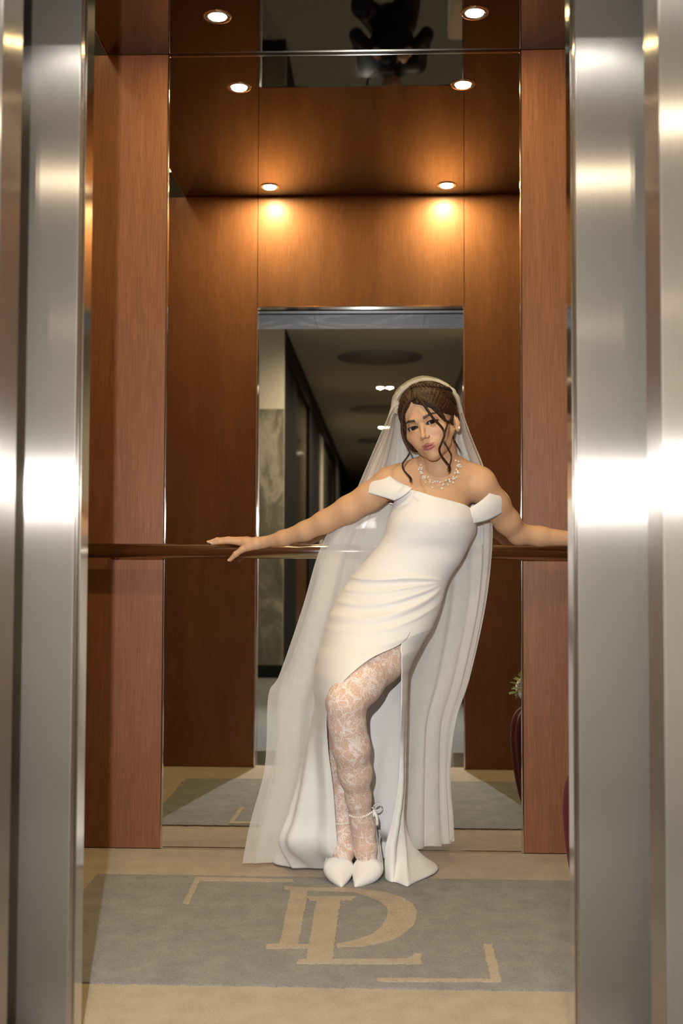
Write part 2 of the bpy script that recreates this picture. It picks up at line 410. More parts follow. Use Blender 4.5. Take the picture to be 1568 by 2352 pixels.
# round ceiling recesses and twin spots along the corridor
for i, yy in enumerate((-3.0, -6.5, -10.0)):
    zz = LCZ
    lathe('ceiling_recess', [(.385, -.004), (.385, .0), (.375, -.001), (.375, -.0035), (.0, -.003)], M['recess'], cl, 48, (-.05, yy, LCZ - .0005))
n_ = 0
for yy in (-1.25, -4.76, -8.3, -11.9):
    for sx in (-.045, .055):
        where = ['just inside the corridor mouth', 'between the first two ceiling discs', 'between the second and third ceiling discs', 'at the far end'][n_ // 2]
        r = tag(empty('ceiling_spotlight', (sx - .01, yy, LCZ)), ('left' if sx < 0 else 'right') + ' lamp of the twin corridor spotlight ' + where, 'light', 'corridor ceiling spotlights'); n_ += 1
        lathe('rim', [(.036, .0), (.038, -.005), (.046, -.005), (.048, .0)], M['recess'], r, 28)
        bm = bmesh.new(); bm_cyl(bm, (0, 0, -.0075), .035, .005, 24); obj_from_bm('lens', bm, M['spot'], r)
        s = bpy.data.lights.new('spot_beam', 'SPOT'); s.energy = 130.0; s.color = (1.0, .82, .58); s.spot_size = math.radians(168); s.spot_blend = 1.0; s.shadow_soft_size = .008
        so = bpy.data.objects.new('spot_beam', s); COL.objects.link(so); so.parent = r; so.location = (0, 0, -.012)
# unseen lamp added to streak the steel doors and brighten the lobby
r = tag(empty('fill_strip_light', (-.1, .07, LCZ)), 'white linear fill lamp added out of view at the landing ceiling', 'light')
box('housing', -.75, .75, -.03, .03, -.012, .0, M['chrome'], r)
M['linear'] = emit_mat('fill_strip', (1.0, .97, .92), 45.0)
box('diffuser', -.74, .74, -.02, .02, -.016, -.012, M['linear'], r)
# low bench beside the camera position
M['bench'] = simple('bench_fabric', (0.30, 0.24, 0.17), 0.9, sheen=.3)
r = tag(empty('bench', (.80, -.55, 0)), 'low beige upholstered bench on a dark plinth out in the corridor', 'bench')
box('plinth', -.34, .34, -.28, .28, .0, .05, M['black'], r); box('seat', -.36, .36, -.30, .30, .05, .44, M['bench'], r, .03, 4)

# ================================================================== implicit-surface modelling tools
class Field:
    def __init__(s, lo, hi, h):
        s.lo = np.array(lo, float); s.h = h
        s.n = np.ceil((np.array(hi) - s.lo) / h).astype(int) + 1
        s.ax = [(s.lo[i] + h * np.arange(s.n[i])).astype(np.float32) for i in range(3)]
        s.v = np.full(s.n, 0.5, np.float32)
    def _sl(s, lo, hi):
        a = np.clip(np.floor((np.array(lo) - s.lo) / s.h).astype(int), 0, s.n); b = np.clip(np.ceil((np.array(hi) - s.lo) / s.h).astype(int) + 1, 0, s.n)
        if np.any(b <= a): return None
        sl = tuple(slice(a[i], b[i]) for i in range(3))
        P = np.meshgrid(*[s.ax[i][sl[i]] for i in range(3)], indexing='ij', sparse=True)
        return sl, P
    def put(s, fn, lo, hi, k=0.01, mode='add'):
        r = s._sl(np.array(lo) - k * 1.5 - 2 * s.h, np.array(hi) + k * 1.5 + 2 * s.h)
        if r is None: return
        sl, P = r; d = fn(*P).astype(np.float32); a = s.v[sl]
        if mode == 'sub': d = -d; sg = -1
        else: sg = 1
        hh = np.clip(0.5 + sg * 0.5 * (d - a) / k, 0, 1) if k > 0 else (sg * (d - a) > 0).astype(np.float32)
        if mode == 'add': s.v[sl] = d + (a - d) * hh - k * hh * (1 - hh)
        else: s.v[sl] = d + (a - d) * hh + k * hh * (1 - hh)
    def cone(s, a, b, ra, rb, k=0.01, mode='add'):
        a = np.array(a, float); b = np.array(b, float); ab = b - a; L2 = max(ab @ ab, 1e-12)
        def fn(X, Y, Z):
            t = np.clip(((X - a[0]) * ab[0] + (Y - a[1]) * ab[1] + (Z - a[2]) * ab[2]) / L2, 0, 1)
            return np.sqrt((X - a[0] - t * ab[0]) ** 2 + (Y - a[1] - t * ab[1]) ** 2 + (Z - a[2] - t * ab[2]) ** 2) - (ra + (rb - ra) * t)
        r = max(ra, rb); s.put(fn, np.minimum(a, b) - r, np.maximum(a, b) + r, k, mode)
    def chain(s, pts, radii, k=0.01):
        for i in range(len(pts) - 1): s.cone(pts[i], pts[i + 1], radii[i], radii[i + 1], k)
    def ell(s, c, r, k=0.01, mode='add', rot=None):
        c = np.array(c, float); r = np.array(r, float); R = np.eye(3) if rot is None else np.array(rot)
        def fn(X, Y, Z):
            x, y, z = X - c[0], Y - c[1], Z - c[2]
            p = [R[0, j] * x + R[1, j] * y + R[2, j] * z for j in range(3)]
            k0 = np.sqrt((p[0] / r[0]) ** 2 + (p[1] / r[1]) ** 2 + (p[2] / r[2]) ** 2) + 1e-6
            k1 = np.sqrt((p[0] / r[0] ** 2) ** 2 + (p[1] / r[1] ** 2) ** 2 + (p[2] / r[2] ** 2) ** 2) + 1e-6
            return k0 * (k0 - 1) / k1
        e = np.sqrt(((R * r) ** 2).sum(1)); s.put(fn, c - e, c + e, k, mode)
    def mesh(s):
        v = s.v; ins = v < 0
        nx, ny, nz = s.n
        cs = np.zeros((nx - 1, ny - 1, nz - 1), np.uint8)
        for dx in (0, 1):
            for dy in (0, 1):
                for dz in (0, 1): cs += ins[dx:nx - 1 + dx, dy:ny - 1 + dy, dz:nz - 1 + dz]
        act = (cs > 0) & (cs < 8); I = np.argwhere(act)
        idx = np.full(act.shape, -1, np.int64); idx[tuple(I.T)] = np.arange(len(I))
        acc = np.zeros((len(I), 3)); cnt = np.zeros(len(I))
        cor = [(a, b, c) for a in (0, 1) for b in (0, 1) for c in (0, 1)]
        for a in cor:
            for ax in range(3):
                if a[ax]: continue
                b = list(a); b[ax] = 1
                va = v[I[:, 0] + a[0], I[:, 1] + a[1], I[:, 2] + a[2]]; vb = v[I[:, 0] + b[0], I[:, 1] + b[1], I[:, 2] + b[2]]
                m = (va < 0) != (vb < 0); t = np.where(m, va / np.where(m, va - vb, 1), 0)
                p = np.tile(np.array(a, float), (len(I), 1)); p[:, ax] = t
                acc[m] += p[m]; cnt[m] += 1
        V = s.lo + s.h * (I + acc / np.maximum(cnt, 1)[:, None])
        Q = []
        for ax in range(3):
            sl0 = [slice(None)] * 3; sl1 = [slice(None)] * 3; sl0[ax] = slice(0, -1); sl1[ax] = slice(1, None)
            ch = ins[tuple(sl0)] != ins[tuple(sl1)]; E = np.argwhere(ch)
            u, w = (ax + 1) % 3, (ax + 2) % 3
            ok = (E[:, u] > 0) & (E[:, w] > 0) & (E[:, u] < s.n[u] - 1) & (E[:, w] < s.n[w] - 1); E = E[ok]
            flip = ins[tuple(E.T)]
            def c(du, dw):
                q = E.copy(); q[:, u] += du; q[:, w] += dw; return idx[tuple(q.T)]
            q = np.stack([c(-1, -1), c(0, -1), c(0, 0), c(-1, 0)], 1)
            q[~flip] = q[~flip][:, ::-1]
            Q.append(q)
        return V, np.vstack(Q)
def relax(V, Q, it=2, lam=0.5):
    n = len(V); e = np.vstack([Q[:, [0, 1]], Q[:, [1, 2]], Q[:, [2, 3]], Q[:, [3, 0]]])
    deg = np.bincount(e.ravel(), minlength=n).astype(float)
    for j in range(it):
        for l in (lam, -lam * 1.04):
            S = np.zeros_like(V)
            for d in range(3):
                S[:, d] = np.bincount(e[:, 0], V[e[:, 1], d], n) + np.bincount(e[:, 1], V[e[:, 0], d], n)
            V = V + l * (S / np.maximum(deg, 1)[:, None] - V)
    return V
def quad_obj(name, V, Q, mat, parent=None, colors=None):
    me = bpy.data.meshes.new(name); me.vertices.add(len(V)); me.vertices.foreach_set('co', np.asarray(V, np.float32).ravel())
    me.loops.add(Q.size); me.loops.foreach_set('vertex_index', np.asarray(Q, np.int32).ravel())
    me.polygons.add(len(Q)); me.polygons.foreach_set('loop_start', np.arange(0, Q.size, 4, dtype=np.int32))
    me.update(calc_edges=True); me.validate()
    if colors is not None:
        a = me.color_attributes.new('tint', 'FLOAT_COLOR', 'POINT')
        a.data.foreach_set('color', np.hstack([colors, np.ones((len(colors), 1))]).astype(np.float32).ravel())
    me.shade_smooth(); me.materials.append(mat)
    o = bpy.data.objects.new(name, me); COL.objects.link(o)
    if parent is not None: o.parent = parent
    return o
def A(px, py, Y): return np.array(at(px, py, Y))
def chain_pts(T): return [A(*t[:3]) for t in T], [t[3] for t in T]

# ================================================================== THE BRIDE
bride = tag(empty('person', (0, 0, 0)), 'woman in an ivory wedding dress and long veil leaning on the handrail', 'person')
SKIN = np.array([0.57, 0.345, 0.205])
def skin_mat():
    m, nt, b = new_mat('skin')
    a = nd(nt, 'ShaderNodeVertexColor', layer_name='tint')
    nt.links.new(a.outputs['Color'], b.inputs['Base Color'])
    b.inputs['Roughness'].default_value = 0.52; b.inputs['Specular IOR Level'].default_value = 0.35
    b.inputs['Subsurface Weight'].default_value = 0.12; b.inputs['Subsurface Radius'].default_value = (1, .35, .2); b.inputs['Subsurface Scale'].default_value = 0.006
    return m
M['skin'] = skin_mat()

# ---- head frame: local x = picture right, y = backwards, z = up (origin at eye level in the middle of the head)
HC_ = A(988, 974, 3.335)
HR = np.array((Matrix.Rotation(math.radians(-18), 3, 'Y') @ Matrix.Rotation(math.radians(3), 3, 'X') @ Matrix.Rotation(math.radians(-21), 3, 'Z')))
def H2W(P): return np.asarray(P, float) @ HR.T + HC_
def W2H(P): return (np.asarray(P, float) - HC_) @ HR
neck_base = A(1013, 1092, 3.385)
nb_l = W2H(neck_base); 

def head_field(h):
    F = Field((-.105, -.14, -.20), (.105, .135, .14), h)
    F.ell((0, .012, .034), (.0735, .094, .084), .01)
    F.ell((0, -.030, .038), (.061, .050, .058), .03)                  # forehead
    F.ell((0, -.036, -.026), (.0560, .050, .058), .02)                # face
    F.ell((0, -.040, -.060), (.0370, .038, .036), .018)               # lower face
    for s in (-1, 1):
        F.ell((s * .0415, -.051, -.022), (.021, .021, .018), .020)     # cheekbone
        F.ell((s * .0290, -.056, -.048), (.016, .018, .020), .018)     # cheek
        F.cone((s * .0510, .006, -.038), (s * .0325, -.028, -.069), .011, .010, .020)   # jaw
        F.cone((s * .0325, -.028, -.069), (s * .008, -.060, -.0900), .010, .0115, .020)
    F.ell((0, -.0660, -.0890), (.0135, .0140, .0125), .014)          # chin
    F.ell((0, -.074, -.062), (.023, .014, .018), .014)                # muzzle
    F.cone((-.022, -.083, .0195), (.022, -.083, .0195), .006, .006, .02)   # brow ridge
    for s in (-1, 1): F.ell((s * .0297, -.102, .001), (.021, .021, .0135), .010, 'sub')
    # nose
    F.cone((0, -.080, .006), (0, -.1025, -.030), .0052, .0062, .009)
    F.ell((0, -.1035, -.0325), (.0072, .0075, .0064), .005)
    for s in (-1, 1): F.ell((s * .0098, -.0935, -.0358), (.0052, .0085, .0052), .005)
    for s in (-1, 1): F.ell((s * .0054, -.0970, -.0408), (.0028, .0050, .0024), .002, 'sub')
    # lids
    for s in (-1, 1):
        F.ell((s * .0297, -.0715, .0), (.0170, .0155, .0146), .005)
        F.ell((s * .0297, -.0885, -.0008), (.0158, .0125, .0056), .0012, 'sub')
    # lips
    for s in (-1, 1):
        F.cone((s * .004, -.0885, -.0590), (s * .0205, -.0795, -.0618), .0043, .0018, .004)
        F.cone((s * .003, -.0875, -.0672), (s * .0180, -.0800, -.0638), .0052, .0020, .004)
    F.ell((0, -.092, -.0628), (.0215, .0070, .0009), .0016, 'sub')
    F.cone((0, -.093, -.049), (0, -.094, -.054), .0018, .0022, .003, 'sub')   # philtrum
    # ears
    for s in (-1, 1):
        rot = np.array(Matrix.Rotation(math.radians(s * 22), 3, 'Z') @ Matrix.Rotation(math.radians(-12), 3, 'X'))
        F.ell((s * .0725, .014, -.018), (.0095, .0195, .0265), .005, 'add', rot)
        F.ell((s * .0830, .010, -.006), (.0075, .0115, .0195), .003, 'sub', rot)
        F.ell((s * .0720, .006, -.037), (.0060, .0085, .010), .006)
    # neck
    F.cone((0, .030, -.03), nb_l, .046, .050, .025)
    F.cone((.0, .022, -.085), nb_l * .85 + np.array((0, -.010, 0)), .034, .040, .03)
    return F
F = head_field(0.0014)
hv, hq = F.mesh()
keep = np.ones(len(hv), bool)
# paint: lips, brows, lids, blush
col = np.tile(SKIN, (len(hv), 1))
def blend(mask, c):
    global col
    mask = np.clip(mask, 0, 1)[:, None]; col = col * (1 - mask) + np.array(c) * mask
x, y, z = hv.T; front = (y < -.045)
def sm(a, b, t): u = np.clip((t - a) / (b - a), 0, 1); return u * u * (3 - 2 * u)
for s in (-1, 1):
    blend(.35 * np.exp(-((x - s * .043) ** 2 / .018 ** 2 + (z + .030) ** 2 / .014 ** 2)) * front, (.62, .26, .20))
    ex = x - s * .0297
    lid = np.exp(-((ex / .017) ** 4 + ((z - .007) / .008) ** 4)) * front
    blend(.55 * lid, (.36, .19, .13))
    r_ = np.sqrt((ex / .0163) ** 2 + ((z + .0008) / .0064) ** 2)
    blend((1 - sm(1.0, 1.22, r_)) * (z > -.004) * front, (.03, .018, .013))
    blend(.6 * (1 - sm(.95, 1.12, r_)) * (z <= -.004) * front, (.10, .05, .04))
    # brow: arc above the eye
    t = (s * x - .012) / .040; zb = .0175 + .0085 * np.clip(t, 0, 1) - .011 * np.clip(t - .6, 0, 1) ** 1.3 * 2
    w = .0042 * (1 - .65 * np.clip(t - .25, 0, 1))
    blend(.93 * (1 - sm(.7, 1.25, np.abs(z - zb) / w)) * (t > 0) * (t < 1.03) * front, (.045, .024, .014))
upper = np.abs(z + .0588 - .0012 * np.cos(x * 300)) / (.0046 * np.sqrt(np.clip(1 - (x / .0222) ** 2, 0, 1)) + 1e-5)
lower = np.abs(z + .0670) / (.0060 * np.sqrt(np.clip(1 - (x / .0200) ** 2, 0, 1)) + 1e-5)
lip = np.maximum(1 - sm(.92, 1.08, upper), 1 - sm(.92, 1.06, lower)) * (y < -.07) * np.exp(-(x / .0218) ** 16)
blend(.95 * lip, (.36, .125, .115))
blend(.6 * np.exp(-((z + .0628) / .0009) ** 2 - (x / .021) ** 6) * (y < -.07), (.16, .05, .045))
hcol = col; hw = H2W(hv)

# ---- body field (world space)
ARM_L, RA_L = chain_pts([(888, 1114, 3.39, .043), (850, 1140, 3.405, .0425), (800, 1170, 3.42, .0395), (745, 1199, 3.44, .0335), (700, 1220, 3.46, .0285), (650, 1236, 3.485, .0225), (604, 1246, 3.507, .0165)])
ARM_R, RA_R = chain_pts([(1106, 1118, 3.39, .046), (1135, 1158, 3.42, .0435), (1165, 1198, 3.455, .038), (1190, 1226, 3.485, .032), (1240, 1232, 3.498, .0295), (1318, 1238, 3.505, .0215), (1352, 1242, 3.508, .0165)])
LEG_M, RM = chain_pts([(930, 1415, 3.385, .085), (868, 1508, 3.28, .0725), (822, 1570, 3.20, .060), (793, 1615, 3.150, .0460), (797, 1665, 3.168, .0435), (806, 1715, 3.19, .0455), (815, 1775, 3.225, .0405), (823, 1831, 3.26, .0285), (829, 1880, 3.285, .0285)])
LEG_S, RS = chain_pts([(835, 1425, 3.43, .08), (815, 1540, 3.38, .066), (800, 1640, 3.33, .047), (795, 1690, 3.33, .045), (788, 1750, 3.335, .042), (784, 1831, 3.345, .0265), (785, 1885, 3.345, .0265)])
FOOT_M, RFM = chain_pts([(829, 1880, 3.288, .0285), (834, 1905, 3.295, .0295), (838, 1950, 3.293, .0290), (843, 1980, 3.284, .0220), (840, 1998, 3.262, .0120)])
FOOT_S, RFS = chain_pts([(785, 1885, 3.345, .0265), (787, 1915, 3.335, .0270), (788, 1955, 3.312, .0280), (784, 1985, 3.286, .0210), (783, 2003, 3.264, .0120)])
HEEL_M = A(842, 1930, 3.34); HEEL_S = A(787, 1935, 3.39)
def legs_field(F, g=0.0):
    for ch, r, ft, rf, hl in ((LEG_M, RM, FOOT_M, RFM, HEEL_M), (LEG_S, RS, FOOT_S, RFS, HEEL_S)):
        F.chain(ch, [q + g for q in r], .03); F.chain(ft, [q + g for q in rf], .012)
        F.cone(ft[0], hl, .026 + g, .024 + g, .015); F.cone(hl, ft[2], .022 + g, .026 + g, .015)
lean = np.array(Matrix.Rotation(math.radians(16), 3, 'Y'))
def body_field(h):
    lo = np.array((-.46, 3.02, -.01)); hi = np.array((.72, 3.60, 1.36))
    F = Field(lo, hi, h)
    F.ell(A(985, 1195, 3.395), (.100, .062, .165), .02, 'add', lean)
    F.ell(A(1000, 1128, 3.392), (.120, .066, .062), .03)
    F.cone(A(893, 1110, 3.392), A(1104, 1112, 3.392), .041, .043, .02)
    for s, p, r in ((-1, A(900, 1100, 3.40), .036), (1, A(1095, 1100, 3.40), .038)): F.cone(A(1012, 1062, 3.39), p, .040, r, .03)
    F.cone(A(1000, 1098, 3.355), A(915, 1094, 3.372), .0125, .012, .014); F.cone(A(1024, 1100, 3.355), A(1090, 1094, 3.372), .0125, .012, .014)   # clavicles
    F.ell(A(992, 1190, 3.345), (.095, .050, .060), .05)
    F.ell(A(932, 1290, 3.385), (.088, .052, .11), .03, 'add', lean)
    F.ell(A(892, 1380, 3.375), (.118, .070, .09), .03)
    F.cone(W2H(HC_) * 0 + H2W([(0, .02, -.06)])[0], neck_base, .046, .050, .02)
    F.chain(ARM_L, RA_L, .014); F.chain(ARM_R, RA_R, .014)
    legs_field(F)
    return F
F = body_field(0.0042)
bv, bq = F.mesh(); bv = relax(bv, bq, 2)

# ---- hands
def hand_field(h, wrist, palm, fingers, lo, hi):
    F = Field(lo, hi, h)
    F.chain(*wrist, .01)
    F.chain(*palm[0], .012)
    for p in palm[1:]: F.chain(*p, .010)
    for f in fingers: F.chain(*f, .0035)
    return F
WL = chain_pts([(650, 1236, 3.485, .0225), (604, 1246, 3.507, .0165), (588, 1248, 3.512, .0165)])
PL = [chain_pts([(588, 1248, 3.512, .0165), (566, 1247, 3.518, .0150), (549, 1244, 3.520, .0115)]),
      chain_pts([(588, 1248, 3.520, .0155), (568, 1243, 3.540, .0125), (551, 1240, 3.542, .0105)]),
      chain_pts([(586, 1250, 3.505, .0135), (572, 1256, 3.505, .0125)])]
FL_ = [chain_pts([(549, 1245, 3.517, .0100), (522, 1243, 3.519, .0080), (503, 1245, 3.519, .0072), (487, 1248, 3.519, .0054)]),
       chain_pts([(550, 1240, 3.534, .0098), (520, 1239, 3.537, .0078), (498, 1240, 3.538, .0072), (480, 1245, 3.538, .0054)]),
       chain_pts([(551, 1240, 3.552, .0094), (524, 1238, 3.556, .0076), (504, 1241, 3.559, .0068), (489, 1247, 3.561, .0052)]),
       chain_pts([(556, 1242, 3.565, .0084), (534, 1242, 3.573, .0066), (520, 1248, 3.578, .0058), (512, 1256, 3.579, .0046)]),
       chain_pts([(574, 1255, 3.505, .0120), (556, 1262, 3.505, .0098), (541, 1273, 3.507, .0085), (528, 1286, 3.511, .0060)])]
allp = np.vstack([np.array(c[0]) for c in FL_ + PL])
F = hand_field(.0015, WL, PL, FL_, allp.min(0) - .03, np.maximum(allp.max(0), WL[0][1]) + .03)
lv, lq = F.mesh(); lv = relax(lv, lq, 1)
WR = chain_pts([(1318, 1238, 3.505, .0215), (1352, 1242, 3.508, .0165), (1364, 1243, 3.510, .0165)])
PR = [chain_pts([(1362, 1243, 3.512, .0165), (1380, 1243, 3.520, .0140), (1393, 1243, 3.522, .0110)]),
      chain_pts([(1362, 1242, 3.522, .0150), (1380, 1240, 3.540, .0125), (1392, 1240, 3.543, .0105)])]
FR_ = [chain_pts([(1393, 1244, 3.515, .0095), (1405, 1250, 3.508, .0078), (1409, 1262, 3.505, .0068), (1407, 1274, 3.508, .0052)]),
       chain_pts([(1394, 1241, 3.530, .0095), (1412, 1240, 3.530, .0078), (1420, 1246, 3.524, .0068), (1423, 1257, 3.510, .0052)]),
       chain_pts([(1394, 1240, 3.547, .0092), (1412, 1240, 3.553, .0076), (1424, 1245, 3.556, .0066), (1430, 1252, 3.558, .0050)]),
       chain_pts([(1391, 1242, 3.560, .0082), (1407, 1243, 3.572, .0066), (1417, 1249, 3.578, .0058), (1422, 1257, 3.580, .0045)]),
       chain_pts([(1368, 1250, 3.508, .0115), (1378, 1261, 3.502, .0095), (1388, 1271, 3.503, .0080), (1399, 1280, 3.508, .0058)])]
allp = np.vstack([np.array(c[0]) for c in FR_ + PR])
F = hand_field(.0016, WR, PR, FR_, np.minimum(allp.min(0), WR[0][0]) - .03, allp.max(0) + .03)
rv, rq = F.mesh(); rv = relax(rv, rq, 1)

VV = np.vstack([hw, bv, lv, rv]); QQ = np.vstack([hq, bq + len(hw), lq + len(hw) + len(bv), rq + len(hw) + len(bv) + len(lv)])
CC = np.vstack([hcol, np.tile(SKIN, (len(bv) + len(lv) + len(rv), 1))])
body = quad_obj('body', VV, QQ, M['skin'], bride, CC)

# ---- eyes
M['eye'] = skin_mat(); M['eye'].name = 'eyeball'; M['eye'].node_tree.nodes['Principled BSDF'].inputs['Roughness'].default_value = .08
M['eye'].node_tree.nodes['Principled BSDF'].inputs['Subsurface Weight'].default_value = 0
for s in (-1, 1):
    c = H2W([(s * .0297, -.0720, 0)])[0]
    gaze = np.array((0, 0, CAMZ)) - c; gaze /= np.linalg.norm(gaze)
    bm = bmesh.new(); bmesh.ops.create_uvsphere(bm, u_segments=40, v_segments=40, radius=.0128)
    V = np.array([v.co[:] for v in bm.verts]); Qf = [[v.index for v in f.verts] for f in bm.faces]; bm.free()
    ang = np.degrees(np.arccos(np.clip((V / np.linalg.norm(V, axis=1)[:, None]) @ gaze, -1, 1)))
    cc = np.tile(np.array((.50, .46, .43)), (len(V), 1))
    cc[ang < 35] = (.030, .014, .008); cc[ang < 14] = (.004, .004, .004); cc[(ang > 31) & (ang < 36)] = (.015, .008, .005)
    o = mesh_obj('eye', V + c, Qf, M['eye'], bride)
    a = o.data.color_attributes.new('tint', 'FLOAT_COLOR', 'POINT'); a.data.foreach_set('color', np.hstack([cc, np.ones((len(cc), 1))]).astype(np.float32).ravel())
M['lash'] = simple('lash_black', (.01, .007, .006), .6)
for s in (-1, 1):
    pts = []
    for t in np.linspace(-1, 1.18, 14):
        xx = s * t * .0160
        zz = -.0008 + .0056 * math.sqrt(max(0, 1 - min(abs(t), 1) ** 2)) + (.0 if t < .8 else (t - .8) * .006)
        rr = .0150 - .003 * t * t * .5
        pts.append((s * .0297 + xx, -.0720 - math.sqrt(max(.0148 ** 2 - (xx * .9) ** 2 - zz ** 2, 1e-6)) - .0008, zz + .0004))
    tube('eyelashes', H2W(pts), [.0006] + [.0014] * 11 + [.0010, .0003], M['lash'], bride, 6)
# nails
M['nail'] = simple('nail_polish', (.72, .47, .38), .2)
for f in FL_[:2] + FL_[4:]:
    p, q = np.array(f[0][-1]), np.array(f[0][-2]); d = (p - q) / np.linalg.norm(p - q)
    up = np.array((0, -.75, .65)); up = up - d * (up @ d); up /= np.linalg.norm(up); sd = np.cross(d, up)
    bm = bmesh.new(); bm_sphere(bm, (0, 0, 0), 1, (1, 1, 1), 14, 10)
    R_ = f[1][-1]
    for v in bm.verts: v.co = Vector(p + d * (v.co.x * .0055 + .0015) + sd * v.co.y * R_ * .72 + up * (v.co.z * .0009 + R_ * .80))
    obj_from_bm('fingernail', bm, M['nail'], bride, True)

# ---- stockings (white floral lace over the legs)
def lace_mat():
    m, nt, b = new_mat('lace_stocking')
    v = tex_chain(nt)
    # flowers and leaves: distorted voronoi cells
    nz = nd(nt, 'ShaderNodeTexNoise'); nz.inputs['Scale'].default_value = 26; nz.inputs['Detail'].default_value = 2; nt.links.new(v, nz.inputs['Vector'])
    ad = nd(nt, 'ShaderNodeVectorMath', operation='SCALE'); ad.inputs['Scale'].default_value = .05; nt.links.new(nz.outputs['Color'], ad.inputs[0])
    av = nd(nt, 'ShaderNodeVectorMath', operation='ADD'); nt.links.new(v, av.inputs[0]); nt.links.new(ad.outputs[0], av.inputs[1])
    st = nd(nt, 'ShaderNodeMapping'); st.inputs['Scale'].default_value = (1, 1, .62); st.inputs['Rotation'].default_value = (0, .45, 0); nt.links.new(av.outputs[0], st.inputs[0])
    v1 = nd(nt, 'ShaderNodeTexVoronoi', feature='DISTANCE_TO_EDGE'); v1.inputs['Scale'].default_value = 40; nt.links.new(st.outputs[0], v1.inputs['Vector'])
    veins = nd(nt, 'ShaderNodeMath', operation='LESS_THAN'); veins.inputs[1].default_value = .035; nt.links.new(v1.outputs['Distance'], veins.inputs[0])
    big = noise_tex(nt, st.outputs[0], 40, 2, .5, 1.6)
    solid = nd(nt, 'ShaderNodeMath', operation='GREATER_THAN'); solid.inputs[1].default_value = .555; nt.links.new(big, solid.inputs[0])
    # fine net
    v2 = nd(nt, 'ShaderNodeTexVoronoi', feature='DISTANCE_TO_EDGE'); v2.inputs['Scale'].default_value = 330; nt.links.new(v, v2.inputs['Vector'])
    net = nd(nt, 'ShaderNodeMath', operation='LESS_THAN'); net.inputs[1].default_value = .14; nt.links.new(v2.outputs['Distance'], net.inputs[0])
    v3 = nd(nt, 'ShaderNodeTexVoronoi', feature='DISTANCE_TO_EDGE'); v3.inputs['Scale'].default_value = 150; nt.links.new(st.outputs[0], v3.inputs['Vector'])
    br = nd(nt, 'ShaderNodeMath', operation='GREATER_THAN'); br.inputs[1].default_value = .06; nt.links.new(v3.outputs['Distance'], br.inputs[0])
    sm_ = nd(nt, 'ShaderNodeMath', operation='MULTIPLY'); nt.links.new(solid.outputs[0], sm_.inputs[0]); nt.links.new(br.outputs[0], sm_.inputs[1])
    m1 = nd(nt, 'ShaderNodeMath', operation='MULTIPLY'); m1.inputs[1].default_value = .85; nt.links.new(sm_.outputs[0], m1.inputs[0])
    m2 = nd(nt, 'ShaderNodeMath', operation='MULTIPLY'); m2.inputs[1].default_value = .75; nt.links.new(veins.outputs[0], m2.inputs[0])
    m3 = nd(nt, 'ShaderNodeMath', operation='MULTIPLY'); m3.inputs[1].default_value = .50; nt.links.new(net.outputs[0], m3.inputs[0])
    x1 = nd(nt, 'ShaderNodeMath', operation='MAXIMUM'); nt.links.new(m1.outputs[0], x1.inputs[0]); nt.links.new(m2.outputs[0], x1.inputs[1])
    x2 = nd(nt, 'ShaderNodeMath', operation='MAXIMUM'); nt.links.new(x1.outputs[0], x2.inputs[0]); nt.links.new(m3.outputs[0], x2.inputs[1])
    mx = nd(nt, 'ShaderNodeMix', data_type='RGBA'); nt.links.new(x2.outputs[0], mx.inputs[0])
    mx.inputs[6].default_value = (.58, .34, .215, 1); mx.inputs[7].default_value = (.86, .80, .78, 1)
    nt.links.new(mx.outputs[2], b.inputs['Base Color']); b.inputs['Roughness'].default_value = .6
    b.inputs['Sheen Weight'].default_value = .1
    bump(nt, b, x2.outputs[0], .3, .001)
    return m
M['lace'] = lace_mat()
def leg_mesh(ch, r, ft, rf, hl, g=.0022):
    P = np.vstack([np.array(ch), np.array(ft), hl[None]]); F = Field(P.min(0) - .1, P.max(0) + .1, .0034)
    F.chain(ch, [q + g for q in r], .03); F.chain(ft, [q + g for q in rf], .012)
    F.cone(ft[0], hl, .026 + g, .024 + g, .015); F.cone(hl, ft[2], .022 + g, .026 + g, .015)
    V, Q = F.mesh(); return relax(V, Q, 8, .6), Q
for args, lab in (((LEG_M, RM, FOOT_M, RFM, HEEL_M), 'white floral lace stocking on the bent leg'), ((LEG_S, RS, FOOT_S, RFS, HEEL_S), 'white floral lace stocking on the straight leg')):
    V, Q = leg_mesh(*args); quad_obj('stocking', V, Q, M['lace'], bride)['label'] = lab

# ---- dress
def cloth_mat(name, c, rough=.62, sheen=.2):
    m, nt, b = new_mat(name)
    b.inputs['Base Color'].default_value = (*c, 1); b.inputs['Roughness'].default_value = rough; b.inputs['Sheen Weight'].default_value = sheen
    b.inputs['Specular IOR Level'].default_value = .3
    v = tex_chain(nt); f = noise_tex(nt, v, 900, 2, .5); bump(nt, b, f, .12, .0006)
    return m
M['crepe'] = cloth_mat('ivory_crepe', (.765, .765, .765))
M['satin'] = cloth_mat('ivory_satin', (.77, .765, .76), .38, .1)
NP = 240
